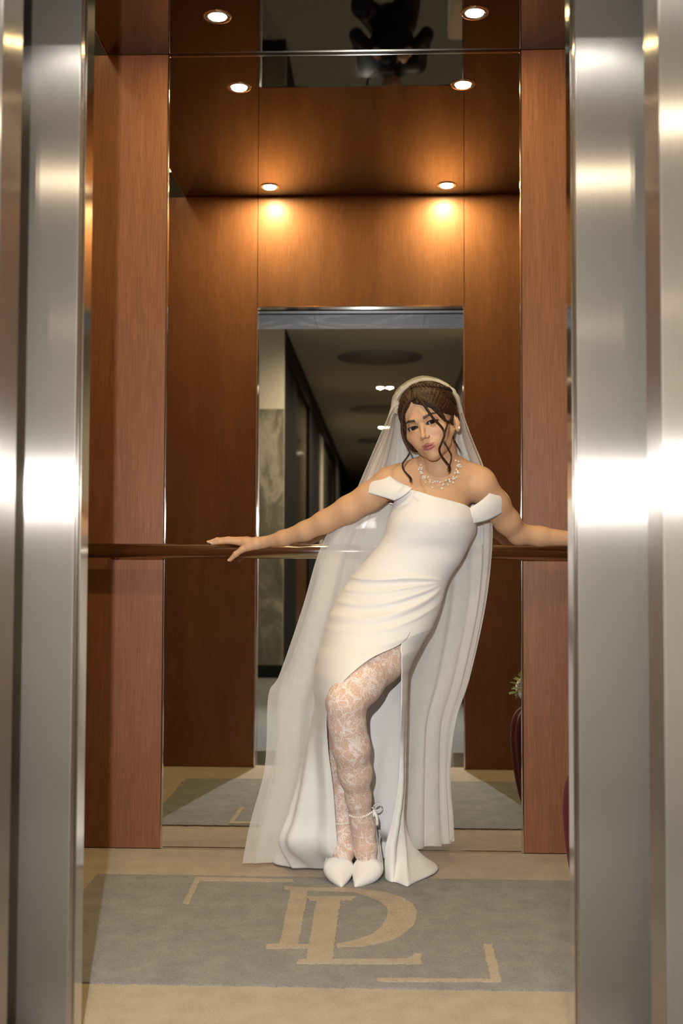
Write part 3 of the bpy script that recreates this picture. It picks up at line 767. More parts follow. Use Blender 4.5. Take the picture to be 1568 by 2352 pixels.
# rows: py, xl, xr, slit left, slit right, Yc, front depth, back depth
ROWS = [(1150, 903, 1092, 1062, 1062, 3.392, .098, .068),
        (1172, 896, 1093, 1061, 1061, 3.390, .110, .070),
        (1200, 889, 1092, 1059, 1059, 3.388, .118, .072),
        (1230, 882, 1086, 1052, 1052, 3.388, .110, .074),
        (1260, 863, 1073, 1042, 1042, 3.388, .096, .076),
        (1290, 838, 1058, 1030, 1030, 3.386, .094, .080),
        (1320, 813, 1037, 1016, 1016, 3.384, .098, .086),
        (1350, 791, 1023, 1003, 1003, 3.380, .106, .092),
        (1400, 763, 1009, 972, 972, 3.375, .128, .100),
        (1440, 748, 992, 945, 945, 3.370, .152, .102),
        (1472, 739, 973, 918, 921, 3.366, .172, .102),
        (1500, 729, 958, 852, 922, 3.362, .200, .104),
        (1540, 722, 940, 796, 922, 3.360, .240, .106),
        (1580, 720, 936, 764, 922, 3.358, .262, .108),
        (1620, 722, 935, 750, 921, 3.358, .262, .110),
        (1700, 706, 933, 753, 918, 3.360, .165, .112),
        (1800, 685, 931, 765, 913, 3.366, .105, .112),
        (1880, 660, 928, 771, 899, 3.372, .085, .112),
        (1940, 642, 938, 776, 884, 3.376, .085, .112)]
def dress_row(r):
    py, xl, xr, sl, sr, Yc, hf, hb = r
    xc, a = .5 * (xl + xr), .5 * (xr - xl)
    fr = math.acos(np.clip((sr - xc) / a, -.98, .98)); fl2 = math.acos(np.clip((sl - xc) / a, -.98, .98))
    ph = np.linspace(fr, fl2 - 2 * math.pi, NP)
    px = xc + a * np.cos(ph); s = np.sin(ph)
    Y = Yc - np.where(s > 0, hf * np.abs(s) ** .9, -hb * np.abs(s) ** .8)
    z = A(xc, py, 3.35)[2]
    return np.array([[A(p, py, yy)[0], yy, z] for p, yy in zip(px, Y)]), ph
rows = [dress_row(r) for r in ROWS]
# neckline: lift / lower the first row along the ring
ph = rows[0][1]; phd = np.degrees(ph) % 360
tab = [(0, 1192), (20, 1172), (45, 1160), (70, 1151), (90, 1143), (115, 1130), (140, 1122), (155, 1132), (170, 1158), (185, 1172), (230, 1160), (270, 1150), (310, 1160), (345, 1190), (360, 1192)]
pyt = np.interp(phd, [t[0] for t in tab], [t[1] for t in tab])
top = rows[0][0].copy(); top[:, 2] = [A(985, q, 3.35)[2] for q in pyt]
# lean the top edge back so that it follows the chest
top[:, 1] += np.clip(np.sin(ph), 0, 1) * np.clip((1150 - pyt) / 40, -1, 1) * .012
grid = [top]
for k, (R_, _) in enumerate(rows[1:], 1):
    R2 = R_.copy()
    if k <= 3:   # ease rows 1..3 below the neckline
        lim = top[:, 2] - .018 * k
        R2[:, 2] = np.minimum(R2[:, 2], lim)
    grid.append(R2)
# lowest rows: hem standing on the carpet, the train spread to the right
def hem(ctrl, z):
    C = np.array([[*np.array(at(px, 1800, Y))[:1], Y, z] for px, Y in ctrl]); return C
def floor_row(ctrl, z):
    C = catmull([[*np.array(at_floor(px, py))[:2], z] for px, py in ctrl], NP); return C
grid.append(floor_row([(884, 2024), (915, 2034), (944, 2040), (985, 2012), (1004, 1988), (960, 1968), (890, 1960), (800, 1955), (720, 1957), (660, 1968), (630, 1985), (660, 1998), (700, 1999), (740, 2000), (765, 2004), (782, 2014)], .006))
G0 = np.array(grid); NR = 300
G = np.stack([catmull(G0[:, j], NR) for j in range(NP)], 1)
# cloth folds ----------------------------------------------------
cen = G[:, :, :2].mean(1, keepdims=True)
out = np.zeros_like(G); out[:, :, :2] = G[:, :, :2] - cen; out /= np.linalg.norm(out, axis=2, keepdims=True) + 1e-6
gp = A(1024, 1334, 3.34)
dx = gp[0] - G[..., 0]; dz = gp[2] - G[..., 2]; rr = np.sqrt(dx * dx + dz * dz) + 1e-4
th = np.degrees(np.arctan2(dz - .22 * np.clip(dx, 0, 1) ** 1.0 * 0 , dx)) - 42 * np.clip(rr, 0, .35)
frontm = sm(-.2, .35, -out[..., 1])
def ridge(t, period, sharp=2.2):
    u = np.abs(((t / period) % 1) * 2 - 1); return u ** sharp
R0 = .16
qf = dz * np.sqrt(1 + (R0 / np.maximum(rr, .01)) ** 2) * .92 + .03 * np.clip(rr - R0, 0, 1) + .006 * np.sin(dx * 22)
win = sm(-.045, -.02, qf) * (1 - .8 * sm(.11, .19, qf)) * sm(.012, .07, rr) * (1 - .6 * sm(.20, .38, rr)) * frontm * (dx > -.02)
amp = .0120 * win * np.clip(rr / .12, .25, 1)
fold = ridge(qf + .008, .040, 2.0) * .75 + ridge(qf + .02, .071, 2.0) * .5
G += out * (amp * (fold - .45))[..., None]
# step where the drape starts at the waist
G += out * (.004 * sm(-.034, -.026, qf) * (1 - sm(.2, .3, qf)) * frontm * (1 - sm(.16, .26, rr)) * sm(.0, .05, rr))[..., None]
# lower skirt: soft vertical folds
tt = np.linspace(0, 1, NR)[:, None]; uu = np.linspace(0, 1, NP)[None]
low = sm(A(0, 1560, 3.35)[2], A(0, 1900, 3.35)[2], G[..., 2])
f1 = np.sin(uu * 58 + 2.0 * np.sin(uu * 9)) * .5 + np.sin(uu * 31 + 1.3) * .5
amp2 = .013 * low * sm(0, .03, uu) * sm(0, .03, 1 - uu)
G += out * (amp2 * f1)[..., None]
# roll the slit edges a little
G[..., 1] -= .010 * sm(.0, 1, low) * np.exp(-((uu - .018) / .012) ** 2)
zmin = .005; G[..., 2] = np.maximum(G[..., 2], zmin)
G[..., 1] = np.minimum(G[..., 1], 3.515)
dress = grid_obj('dress', G, M['crepe'], bride)
bm = bmesh.new(); bm.from_mesh(dress.data); bmesh.ops.remove_doubles(bm, verts=bm.verts[:], dist=.0006); bm.to_mesh(dress.data); bm.free(); dress.data.shade_smooth()
md = dress.modifiers.new('solidify', 'SOLIDIFY'); md.thickness = .002; md.offset = 0
dress['label'] = 'fitted ivory off-shoulder wedding dress with draped hip and high slit'

# off-shoulder sleeves: bands around the upper arms
def band(name, lower, upper, nb=60, bulge=.009):
    L_ = catmull([A(*p) for p in lower], nb); U_ = catmull([A(*p) for p in upper], nb)
    t = np.linspace(0, 1, 14)[:, None, None]
    Gb = U_[None] * (1 - t) + L_[None] * t
    mid = .5 * (U_ + L_); c = mid.mean(0); o_ = mid - c; o_ /= np.linalg.norm(o_, axis=1, keepdims=True) + 1e-6
    Gb += o_[None] * (bulge * np.sin(np.pi * t))
    return grid_obj(name, Gb, M['crepe'], dress, thick=.0015)
band('sleeve', [(905, 1150, 3.318), (880, 1142, 3.330), (845, 1133, 3.36), (826, 1129, 3.40), (832, 1136, 3.445), (865, 1150, 3.465), (905, 1160, 3.455)],
     [(946, 1121, 3.302), (915, 1106, 3.325), (893, 1091, 3.355), (880, 1085, 3.395), (890, 1092, 3.435), (920, 1110, 3.455), (950, 1125, 3.455)])
band('sleeve', [(1084, 1203, 3.345), (1118, 1195, 3.358), (1150, 1180, 3.385), (1174, 1167, 3.425), (1172, 1172, 3.475), (1140, 1185, 3.495), (1095, 1190, 3.465)],
     [(1080, 1166, 3.335), (1103, 1151, 3.342), (1125, 1132, 3.355), (1145, 1119, 3.395), (1142, 1124, 3.44), (1115, 1140, 3.462), (1080, 1150, 3.455)])

# ---- shoes
M['pearl'] = simple('pearl', (.82, .77, .70), .22, 0, .6, coat=.4)
pearl_me = None
def pearl(parent, p, r, name='pearl'):
    global pearl_me
    if pearl_me is None:
        bm = bmesh.new(); bmesh.ops.create_uvsphere(bm, u_segments=14, v_segments=10, radius=1.0)
        pearl_me = bpy.data.meshes.new('pearl'); bm.to_mesh(pearl_me); bm.free(); pearl_me.shade_smooth(); pearl_me.materials.append(M['pearl'])
    o = bpy.data.objects.new(name, pearl_me); COL.objects.link(o); o.location = tuple(p); o.scale = (r, r, r); o.parent = parent; return o
def shoe(tip, heel, bend, lab):
    tip = np.array((tip[0], tip[1], 0)); heel = np.array((heel[0], heel[1], 0)); ax = heel - tip; L = np.linalg.norm(ax); ax /= L; sd = np.array((ax[1], -ax[0], 0)) * -1
    st = [0, .03, .08, .15, .24, .32, .41, .52, .65, .8, .92, 1.0]
    wd = [.0004, .011, .026, .046, .068, .083, .084, .074, .060, .052, .048, .030]
    bz = [.004, .002, .002, .002, .002, .003, .006, .018, .042, .066, .076, .079]
    ht = [.0006, .011, .020, .031, .047, .066, .068, .052, .044, .046, .052, .056]
    op = [180, 180, 180, 180, 180, 180, 118, 100, 92, 92, 96, 98]
    ns = 60; S = np.linspace(0, 1, ns); G_ = []
    for s in S:
        w, b, h_, o_ = [np.interp(s, st, q) for q in (wd, bz, ht, op)]
        ths = np.radians(np.linspace(-o_, o_, 41)); row = []
        for t in ths:
            q = math.sin(t); zz = b + h_ * (1 - math.cos(t)) / 2
            q = math.copysign(abs(q) ** .75, q) if zz < b + h_ / 2 else q
            row.append(tip + ax * s * L + sd * (q * w / 2 + bend * math.sin(math.pi * min(1.0, s / .85)) ** 1.0) + np.array((0, 0, zz)))
        G_.append(row)
    sh = grid_obj('shoe', G_, M['satin'], bride); sh['label'] = lab
    bm = bmesh.new(); bm.from_mesh(sh.data); bmesh.ops.remove_doubles(bm, verts=bm.verts[:], dist=.0007); bm.to_mesh(sh.data); bm.free(); sh.data.shade_smooth()
    md = sh.modifiers.new('solidify', 'SOLIDIFY'); md.thickness = .002; md.offset = 0
    hp = heel - ax * .014
    tube('stiletto_heel', [hp + np.array((0, 0, .079)), hp + np.array((0, 0, .05)) - ax * .002, hp + np.array((0, 0, .0)) - ax * .006], [.017, .0075, .0048], M['satin'], sh, 14, n=12)
    # heel strap rising from the counter to the pearl anklet
    return sh
tipM = at_floor(815, 2041); tipS = at_floor(784, 2041)
shM = shoe((tipM.x, tipM.y), (A(858, 1930, 3.39)[0], 3.395), -.017, 'ivory pointed high-heeled shoe, toe turned inward')
shS = shoe((tipS.x, tipS.y), (A(776, 1930, 3.395)[0], 3.40), .005, 'ivory pointed high-heeled shoe, half under the dress')
bpy.context.view_layer.update()
dg = bpy.context.evaluated_depsgraph_get()
socks = [c for c in bride.children if c.name.startswith('stocking')]
def anklet(sock, pts, n, parent):
    e = sock.evaluated_get(dg); C = catmull(pts, n)
    for q in C:
        d = ray(*q).normalized(); ok, p, nn, i = e.ray_cast(Vector((0, 0, CAMZ)), d)
        if ok: pearl(parent, p - d * .0022, .0033)
anklet(socks[0], [(799, 1871), (812, 1877), (828, 1878), (842, 1873), (853, 1866)], 13, shM)
anklet(socks[1], [(773, 1892), (785, 1893), (797, 1891)], 7, shS)
# satin bow at the anklet
bc = A(858, 1858, 3.30)
for ang, ln in ((35, .020), (-150, .016)):
    d = np.array((math.cos(math.radians(ang)), .2, math.sin(math.radians(ang)))); up = np.array((-d[2], 0, d[0]))
    P = []
    for t in np.linspace(0, 2 * math.pi, 20): P.append(bc + d * ln * (1 - math.cos(t)) * .6 + up * math.sin(t) * .009)
    P = np.array(P); Gb = np.stack([P + np.array((0, o_, 0)) for o_ in (-.007, -.002, .003, .008)])
    grid_obj('bow_loop', Gb, M['satin'], shM, thick=.001)
for x1, y1 in ((866, 1896), (850, 1888)):
    P = np.array([A(858, 1860, 3.295), A((858 + x1) / 2 + 3, (1860 + y1) / 2, 3.29), A(x1, y1, 3.295)]); P = catmull(P, 12)
    grid_obj('bow_tail', np.stack([P + np.array((-.004, 0, .0)), P + np.array((.004, .002, .0))]), M['satin'], shM, thick=.001)
for par, a_, b_ in ((shM, (856, 1880, 3.31), (866, 1985, 3.36)), (shS, (796, 1895, 3.36), (797, 1960, 3.40))):
    P = catmull([A(*a_), A((a_[0] + b_[0]) / 2 + 3, (a_[1] + b_[1]) / 2, (a_[2] + b_[2]) / 2 + .01), A(*b_)], 16)
    grid_obj('heel_strap', np.stack([P + np.array((-.006, -.004, 0)), P + np.array((.006, .004, 0))]), M['satin'], par, thick=.0015)

# ---- necklace of pearl clusters, earring
nk = empty('necklace'); nk.parent = bride; nk['label'] = 'pearl cluster necklace'
def nz(u, v): return (900 + u * 180 / 1568., 860 + v * 270 / 2352.)
PE = [(572, 1812), (555, 1868), (596, 1862), (533, 1905), (582, 1900), (560, 1945), (585, 1945), (573, 1978), (606, 1978), (622, 2040), (660, 2035), (612, 2075), (655, 2070), (725, 2055), (672, 2160), (757, 2115), (762, 2150), (818, 2163), (858, 2145),
      (912, 2140), (958, 2158), (808, 2262), (1032, 2190), (1015, 2212), (998, 2278), (1075, 2122), (1142, 2103), (1152, 2142), (1122, 2207), (1225, 2165), (1228, 2050), (1288, 2055), (1217, 2090), (1252, 2082), (1258, 1975), (1308, 1962), (1337, 1972), (1314, 1935),
      (1288, 1900), (1303, 1830), (1330, 1805), (1358, 1810), (1333, 1845), (1376, 1848), (1328, 1742), (1278, 1722)]
bpy.context.view_layer.update()
dg = bpy.context.evaluated_depsgraph_get(); body_e = body.evaluated_get(dg)
def on_body(px, py, lift=.0, default=3.33):
    d = ray(px, py).normalized(); ok, p, n, i = body_e.ray_cast(Vector((0, 0, CAMZ)), d)
    return np.array(p) - np.array(d) * lift if ok else A(px, py, default)
for (u, v) in PE:
    px, py = nz(u, v); pearl(nk, on_body(px, py, .0025), .0030)
wire = [nz(*q) for q in ((572, 1800), (560, 1890), (580, 1970), (640, 2060), (750, 2130), (880, 2150), (1010, 2175), (1140, 2120), (1230, 2070), (1300, 1950), (1335, 1830), (1300, 1730))]
tube('wire', [on_body(p[0], p[1], .001) for p in wire], .0005, M['chrome'], nk, 6, n=60)
pe = pearl(bride, H2W([(.0785, .001, -.037)])[0], .0042, 'earring'); pe['label'] = 'round pearl ear stud'

# ---- hair
def hair_mat():
    m, nt, b = new_mat('brown_hair')
    v = tex_chain(nt); f = noise_tex(nt, v, 160, 4, .6)
    nt.links.new(ramp(nt, f, [(.35, (.016, .008, .0045)), (.55, (.040, .021, .011)), (.75, (.095, .050, .024))]), b.inputs['Base Color'])
    b.inputs['Roughness'].default_value = .45; b.inputs['Specular IOR Level'].default_value = .25
    return m
M['hair'] = hair_mat()
def hairline(x):     # height of the hairline (local z) over the forehead, parting left of the middle
    xp = -.010
    return np.where(x < xp, .070 - .95 * (xp - x) ** 1.05 * 1.05 - 2.0 * np.clip(xp - x - .03, 0, 1), .070 - .55 * (x - xp) - 5.5 * np.clip(x - xp - .02, 0, 1) ** 2)
F = Field((-.11, -.125, -.09), (.11, .16, .145), .0018)
F.ell((0, .016, .038), (.0835, .099, .0885), .01)
F.ell((0, -.030, .040), (.069, .062, .067), .02)
F.ell((0, .100, .015), (.045, .040, .045), .02)                       # low bun
F.ell((-.071, .030, -.015), (.011, .035, .05), .015); F.ell((.064, .040, .0), (.010, .030, .035), .015)
F.ell((-.0765, .016, -.014), (.013, .034, .046), .012)
X, Y_, Z = np.meshgrid(*F.ax, indexing='ij', sparse=True)
hl = hairline(X)
face = np.maximum(np.maximum((Z - hl) * .85, (Y_ - (-.012 + .25 * np.clip(.02 - Z, -.05, .06)))), -1.0)
F.v = np.maximum(F.v, -face.astype(np.float32))
dpt = .0042 * np.exp(-((X + .010) / .004) ** 2) * (Y_ < .0)           # parting groove
F.v = F.v + dpt.astype(np.float32)
V, Q = F.mesh(); V = relax(V, Q, 2)
# strand relief on the cap
ang = np.arctan2(V[:, 0] + .01, V[:, 2] + .02) + .8 * V[:, 1] * 6
nrm = V - np.array((0, .016, .03)); nrm /= np.linalg.norm(nrm, axis=1)[:, None]
V = V + nrm * (.0005 * np.sin(ang * 60 + 3 * np.sin(V[:, 1] * 60)) + .0004 * np.sin(ang * 130 + V[:, 1] * 40))[:, None]
hair = quad_obj('hair', H2W(V), Q, M['hair'], bride); hair['label'] = 'dark brown hair pinned up with loose curls'
# loose locks swept over the cap
cap = lambda x, y, z, g=.0: (lambda d: d * g)(np.array((x, y, z)))
def on_cap(az, el, g=1.0):
    # az: 0 = forward, + = picture right ; el: elevation
    c = np.array((0, .016, .038)); r = np.array((.0835, .099, .0885)) * g
    d = np.array((math.sin(az) * math.cos(el), -math.cos(az) * math.cos(el), math.sin(el)))
    t = 1 / math.sqrt(((d / r) ** 2).sum())
    c2 = np.array((0, -.030, .040)); r2 = np.array((.070, .063, .068)) * g; oc = c - c2     # forehead bulge of the cap
    qa = ((d / r2) ** 2).sum(); qb = ((oc * d) / r2 ** 2).sum(); qc = ((oc / r2) ** 2).sum() - 1; ds = qb * qb - qa * qc
    if ds > 0: t = max(t, (-qb + math.sqrt(ds)) / qa)
    return c + d * (t + .001)
HV, HF = [], []
def add_tube(P, R_, seg=5):
    V_, F_ = tube_data(P, R_, seg, True); b0 = len(HV); HV.extend([tuple(v) for v in V_]); HF.extend([tuple(i + b0 for i in f) for f in F_])
for i in range(420):
    sgn = 1 if rng.random() < .55 else -1
    e0 = rng.uniform(.45, 1.5); p0 = on_cap(rng.normal(-.12, .02), e0, 1.0)
    az = np.radians(np.linspace(6 if sgn > 0 else -14, sgn * rng.uniform(120, 165), 10)); e1 = rng.uniform(-.15, .35)
    el = np.linspace(e0, e1, 10) + .12 * np.sin(np.linspace(0, math.pi, 10)) * rng.normal(0, 1)
    P = [on_cap(a_, max(e_, hl_), 1.004 + .012 * math.sin(math.pi * j / 9) * rng.random()) for j, (a_, e_, hl_) in enumerate(zip(az, el, np.where(np.abs(az) < 1.35, .50 - .30 * np.clip(np.abs(az) - .2, 0, 2), -.5)))]
    P = catmull(P, 22); add_tube(H2W(P), np.concatenate([np.linspace(.0006, .0019, 6), np.full(10, .0019), np.linspace(.0019, .0006, 6)]) * rng.uniform(.35, .8))
mesh_obj('hair_strands', HV, HF, M['hair'], hair)
# a braid across the crown (picture right of the parting)
for k in range(3):
    P = []
    for j in range(40):
        t = j / 39; az = math.radians(-12 + 125 * t); el = 1.05 - .62 * t
        b0 = on_cap(az, el, 1.02); w = .0055
        ph_ = t * 30 + k * 2.094
        nn = b0 - np.array((0, .016, .038)); nn /= np.linalg.norm(nn); tn = np.cross(nn, (0, 0, 1)); tn /= np.linalg.norm(tn); bi = np.cross(nn, tn)
        P.append(b0 + bi * w * math.sin(ph_) + nn * w * .6 * math.sin(2 * ph_))
    tube('braid_strand', H2W(P), .0038, M['hair'], hair, 7)
# face-framing curls
def lock(name, pts, r, n=5, spread=.0018, sp_end=1.3):
    n = int(n * 1.8); r = r * .62
    V_, F_ = [], []
    C = catmull([A(*p) for p in pts], 46)
    for i in range(n):
        o1 = rng.normal(0, spread, 3); o2 = rng.normal(0, spread * sp_end, 3); t = np.linspace(0, 1, 46)[:, None]
        P = C + o1 * (1 - t) + o2 * t ** 2
        rad = r * (np.clip(np.linspace(.5, 1.0, 46) * 2, 0, 1) * np.linspace(1, .12, 46) ** .6) * rng.uniform(.7, 1.1)
        a_, b_ = tube_data(P, rad, 6); b0 = len(V_); V_ += [tuple(v) for v in a_]; F_ += [tuple(q + b0 for q in f) for f in b_]
    return mesh_obj(name, V_, F_, M['hair'], hair)
def Z2(u, v, Y): p = nz(u, v); return (p[0], p[1], Y)
lock('curl', [Z2(450, 470, 3.245), Z2(330, 560, 3.24), Z2(230, 700, 3.245), Z2(195, 900, 3.245), Z2(200, 1150, 3.245), Z2(245, 1330, 3.245), Z2(330, 1480, 3.245), Z2(355, 1560, 3.245), Z2(300, 1660, 3.25), Z2(215, 1780, 3.25), Z2(225, 1890, 3.25), Z2(310, 2000, 3.25), Z2(375, 2080, 3.255), Z2(370, 2150, 3.26)], .0033, 7)
lock('curl', [Z2(490, 470, 3.235), Z2(600, 560, 3.222), Z2(720, 730, 3.222), Z2(830, 890, 3.225), Z2(960, 1020, 3.235), Z2(1035, 1130, 3.24), Z2(1040, 1230, 3.24), Z2(985, 1380, 3.245), Z2(945, 1500, 3.25), Z2(980, 1620, 3.26), Z2(1080, 1760, 3.28), Z2(1150, 1860, 3.30), Z2(1140, 1960, 3.31)], .0031, 7)
lock('curl', [Z2(560, 470, 3.235), Z2(760, 560, 3.23), Z2(930, 700, 3.235), Z2(1050, 860, 3.245), Z2(1100, 1000, 3.25), Z2(1070, 1120, 3.25), Z2(1040, 1200, 3.25)], .0028, 5)
lock('curl', [Z2(540, 480, 3.235), Z2(700, 560, 3.228), Z2(880, 720, 3.235), Z2(1020, 880, 3.247), Z2(1130, 960, 3.26), Z2(1165, 900, 3.27)], .0034, 7)
lock('curl', [Z2(1030, 1340, 3.26), Z2(1130, 1500, 3.28), Z2(1190, 1640, 3.29), Z2(1160, 1800, 3.30), Z2(1120, 1900, 3.31)], .0012, 4)
lock('curl', [Z2(1210, 1120, 3.34), Z2(1230, 1300, 3.34), Z2(1300, 1420, 3.33), Z2(1370, 1560, 3.33)], .0014, 5)

# ---- veil of fine tulle
def tulle(name, a, c=(.84, .82, .79)):
    m = bpy.data.materials.new(name); m.use_nodes = True; nt = m.node_tree; nt.nodes.clear()
    tr = nd(nt, 'ShaderNodeBsdfTransparent'); df = nd(nt, 'ShaderNodeBsdfDiffuse'); tl = nd(nt, 'ShaderNodeBsdfTranslucent')
    df.inputs[0].default_value = (*c, 1); tl.inputs[0].default_value = (*c, 1)
    m1 = nd(nt, 'ShaderNodeMixShader'); m1.inputs[0].default_value = .35; nt.links.new(df.outputs[0], m1.inputs[1]); nt.links.new(tl.outputs[0], m1.inputs[2])
    m2 = nd(nt, 'ShaderNodeMixShader'); nt.links.new(tr.outputs[0], m2.inputs[1]); nt.links.new(m1.outputs[0], m2.inputs[2])
    v = tex_chain(nt, (1, 1, .25)); f = noise_tex(nt, v, 60, 3, .6)
    mr = nd(nt, 'ShaderNodeMapRange'); mr.inputs['From Min'].default_value = .3; mr.inputs['From Max'].default_value = .7
    mr.inputs['To Min'].default_value = a - .03; mr.inputs['To Max'].default_value = a + .03; nt.links.new(f, mr.inputs[0]); nt.links.new(mr.outputs[0], m2.inputs[0])
    o = nd(nt, 'ShaderNodeOutputMaterial'); nt.links.new(m2.outputs[0], o.inputs[0]); return m
M['tulle'] = tulle('tulle', .55, (.92, .91, .89)); M['tulle_hem'] = tulle('tulle_hem', .55)
veil = empty('veil'); veil.parent = bride; veil['label'] = 'long sheer ivory tulle veil falling from the crown to the carpet'
NU, NV = 180, 220
def veil_layer(name, rows_, phase, k, amp0, amp1, seed, mat):
    C = []
    for r in rows_: C.append(catmull([A(*p) for p in r], NU))
    C = np.array(C); Gv = np.stack([catmull(C[:, j], NV) for j in range(NU)], 1)
    u = np.linspace(0, 1, NU)[None]; t = np.linspace(0, 1, NV)[:, None]
    rg = np.random.default_rng(seed)
    w = np.sin(u * k * .55 + phase + 1.9 * np.sin(u * 9 + seed + t)) * .65 + np.sin(u * k * 1.1 + phase * 2.1 + 2.2 * np.sin(u * 5 + t * 2.5)) * .35
    am = (amp0 + (amp1 - amp0) * t) * sm(.0, .08, t) * (.45 + .55 * np.sin(np.pi * np.clip(u, 0, 1)))
    Gv[..., 1] += w * am; Gv[..., 0] += .4 * am * np.cos(u * k * 1.3 + phase)
    Gv[..., 1] = np.minimum(Gv[..., 1], np.where(np.abs(Gv[..., 2] - zr) < .05, D - .105, D - .012))
    Gv[..., 2] = np.maximum(Gv[..., 2], .006)
    o = grid_obj(name, Gv, mat, veil); return o, Gv
back1 = [
    [(917, 928, 3.315), (906, 903, 3.325), (930, 878, 3.34), (968, 863, 3.355), (1012, 872, 3.355), (1045, 898, 3.345), (1060, 938, 3.335)],
    [(900, 940, 3.33), (902, 918, 3.37), (935, 890, 3.42), (975, 878, 3.44), (1018, 888, 3.43), (1050, 915, 3.40), (1066, 958, 3.36)],
    [(872, 1000, 3.36), (895, 990, 3.42), (935, 980, 3.47), (980, 975, 3.485), (1025, 980, 3.475), (1062, 990, 3.44), (1085, 1010, 3.38)],
    [(838, 1078, 3.38), (875, 1080, 3.44), (930, 1080, 3.485), (985, 1080, 3.495), (1040, 1080, 3.485), (1085, 1080, 3.45), (1112, 1078, 3.40)],
    [(800, 1160, 3.43), (850, 1165, 3.465), (920, 1170, 3.492), (985, 1170, 3.498), (1050, 1170, 3.49), (1100, 1170, 3.47), (1128, 1165, 3.45)],
    [(738, 1250, 3.455), (800, 1252, 3.478), (880, 1260, 3.492), (970, 1260, 3.497), (1050, 1258, 3.49), (1105, 1255, 3.475), (1131, 1250, 3.465)],
    [(692, 1400, 3.44), (760, 1400, 3.475), (850, 1400, 3.51), (950, 1400, 3.52), (1040, 1400, 3.51), (1095, 1395, 3.49), (1116, 1390, 3.47)],
    [(640, 1550, 3.43), (720, 1560, 3.48), (820, 1560, 3.53), (930, 1560, 3.54), (1010, 1560, 3.53), (1058, 1560, 3.50), (1080, 1555, 3.48)],
    [(614, 1600, 3.42), (700, 1640, 3.48), (810, 1660, 3.54), (920, 1660, 3.55), (985, 1660, 3.54), (1028, 1660, 3.51), (1050, 1650, 3.49)],
    [(606, 1760, 3.42), (690, 1780, 3.48), (800, 1790, 3.55), (910, 1790, 3.56), (980, 1790, 3.55), (1022, 1780, 3.52), (1034, 1770, 3.50)],
    [(572, 1890, 3.41), (660, 1900, 3.47), (780, 1900, 3.55), (900, 1900, 3.56), (980, 1895, 3.55), (1026, 1890, 3.52), (1042, 1880, 3.50)],
    [(553, 1985, 3.405), (640, 1975, 3.46), (770, 1955, 3.54), (900, 1950, 3.55), (980, 1945, 3.54), (1030, 1938, 3.52), (1042, 1925, 3.50)]]
o, Gv = veil_layer('tulle_layer', back1, .4, 46, .004, .022, 1, M['tulle'])
for side, j in (('l', 0), ('r', -1)):
    tube('veil_edge', Gv[::3, j], .0011, M['tulle_hem'], veil, 5)
back2 = [[(p[0] * .93 + 985 * .07 if i > 0 else p[0] * .96 + 985 * .04, p[1] + (6 if i < 3 else 0), p[2] - .004 + .012 * (abs(k_ - 3) < 2)) for k_, p in enumerate(r)] for i, r in enumerate(back1)]
o2, Gv2 = veil_layer('tulle_layer', back2, 2.1, 37, .004, .018, 5, M['tulle'])
tube('veil_edge', Gv2[::3, 0], .0009, M['tulle_hem'], veil, 5); tube('veil_edge', Gv2[::3, -1], .0009, M['tulle_hem'], veil, 5)
# shorter gathered upper tier
back3 = [[(p[0] * .90 + 985 * .10, p[1] + (10 if i < 3 else 0), p[2] + .004) for p in r] for i, r in enumerate(back1[:6])]
o3, Gv3 = veil_layer('tulle_tier', back3, 3.7, 52, .004, .014, 9, M['tulle'])
tube('veil_edge', Gv3[-1], .0009, M['tulle_hem'], veil, 5)

# dense gathered tulle around the head
M['tulle_dense'] = tulle('tulle_dense', .66, (.90, .885, .86))
back4 = [
    [(912, 950, 3.335), (914, 915, 3.35), (938, 890, 3.365), (974, 876, 3.37), (1015, 882, 3.37), (1044, 908, 3.36), (1056, 950, 3.35)],
    [(904, 950, 3.345), (908, 907, 3.365), (934, 881, 3.385), (972, 868, 3.395), (1017, 876, 3.39), (1050, 903, 3.38), (1063, 950, 3.365)],
    [(898, 965, 3.37), (904, 925, 3.41), (935, 895, 3.44), (975, 885, 3.45), (1018, 893, 3.445), (1052, 920, 3.42), (1068, 968, 3.38)],
    [(878, 1010, 3.385), (900, 1000, 3.43), (938, 985, 3.465), (982, 980, 3.475), (1025, 985, 3.465), (1058, 1000, 3.44), (1080, 1018, 3.40)],
    [(852, 1075, 3.41), (885, 1075, 3.45), (932, 1075, 3.475), (985, 1075, 3.48), (1038, 1075, 3.475), (1078, 1075, 3.455), (1102, 1078, 3.42)],
    [(820, 1150, 3.44), (860, 1155, 3.462), (922, 1160, 3.482), (985, 1160, 3.486), (1048, 1160, 3.48), (1092, 1158, 3.465), (1118, 1155, 3.45)]]
veil_layer('gathered_tulle', back4, 1.2, 60, .003, .009, 13, M['tulle_dense'])

# ================================================================== velvet pouf with a bouquet
M['velvet'] = simple('burgundy_velvet', (.070, .003, .010), .9, sheen=.15)
M['velvet'].node_tree.nodes['Principled BSDF'].inputs['Sheen Tint'].default_value = (.9, .25, .3, 1)
PC = Vector((.588, 3.007, 0))
pf = tag(empty('pouf', PC), 'burgundy velvet pouf with vertical ribs beside the right wall', 'pouf')
prof = catmull([(.080, .012), (.098, .05), (.116, .13), (.127, .22), (.129, .28), (.122, .335), (.100, .370), (.06, .386), (.004, .390)], 40)
sg = 168; Gp = []
for r, z in prof:
    Gp.append([(r * (1 - .045 * (1 - abs(math.cos(12 * 2 * math.pi * k / sg / 2))) ** .8 * 1.6 * min(1, r / .08)) * math.cos(2 * math.pi * k / sg), r * (1 - .045 * (1 - abs(math.cos(12 * 2 * math.pi * k / sg / 2))) ** .8 * 1.6 * min(1, r / .08)) * math.sin(2 * math.pi * k / sg), z) for k in range(sg)])
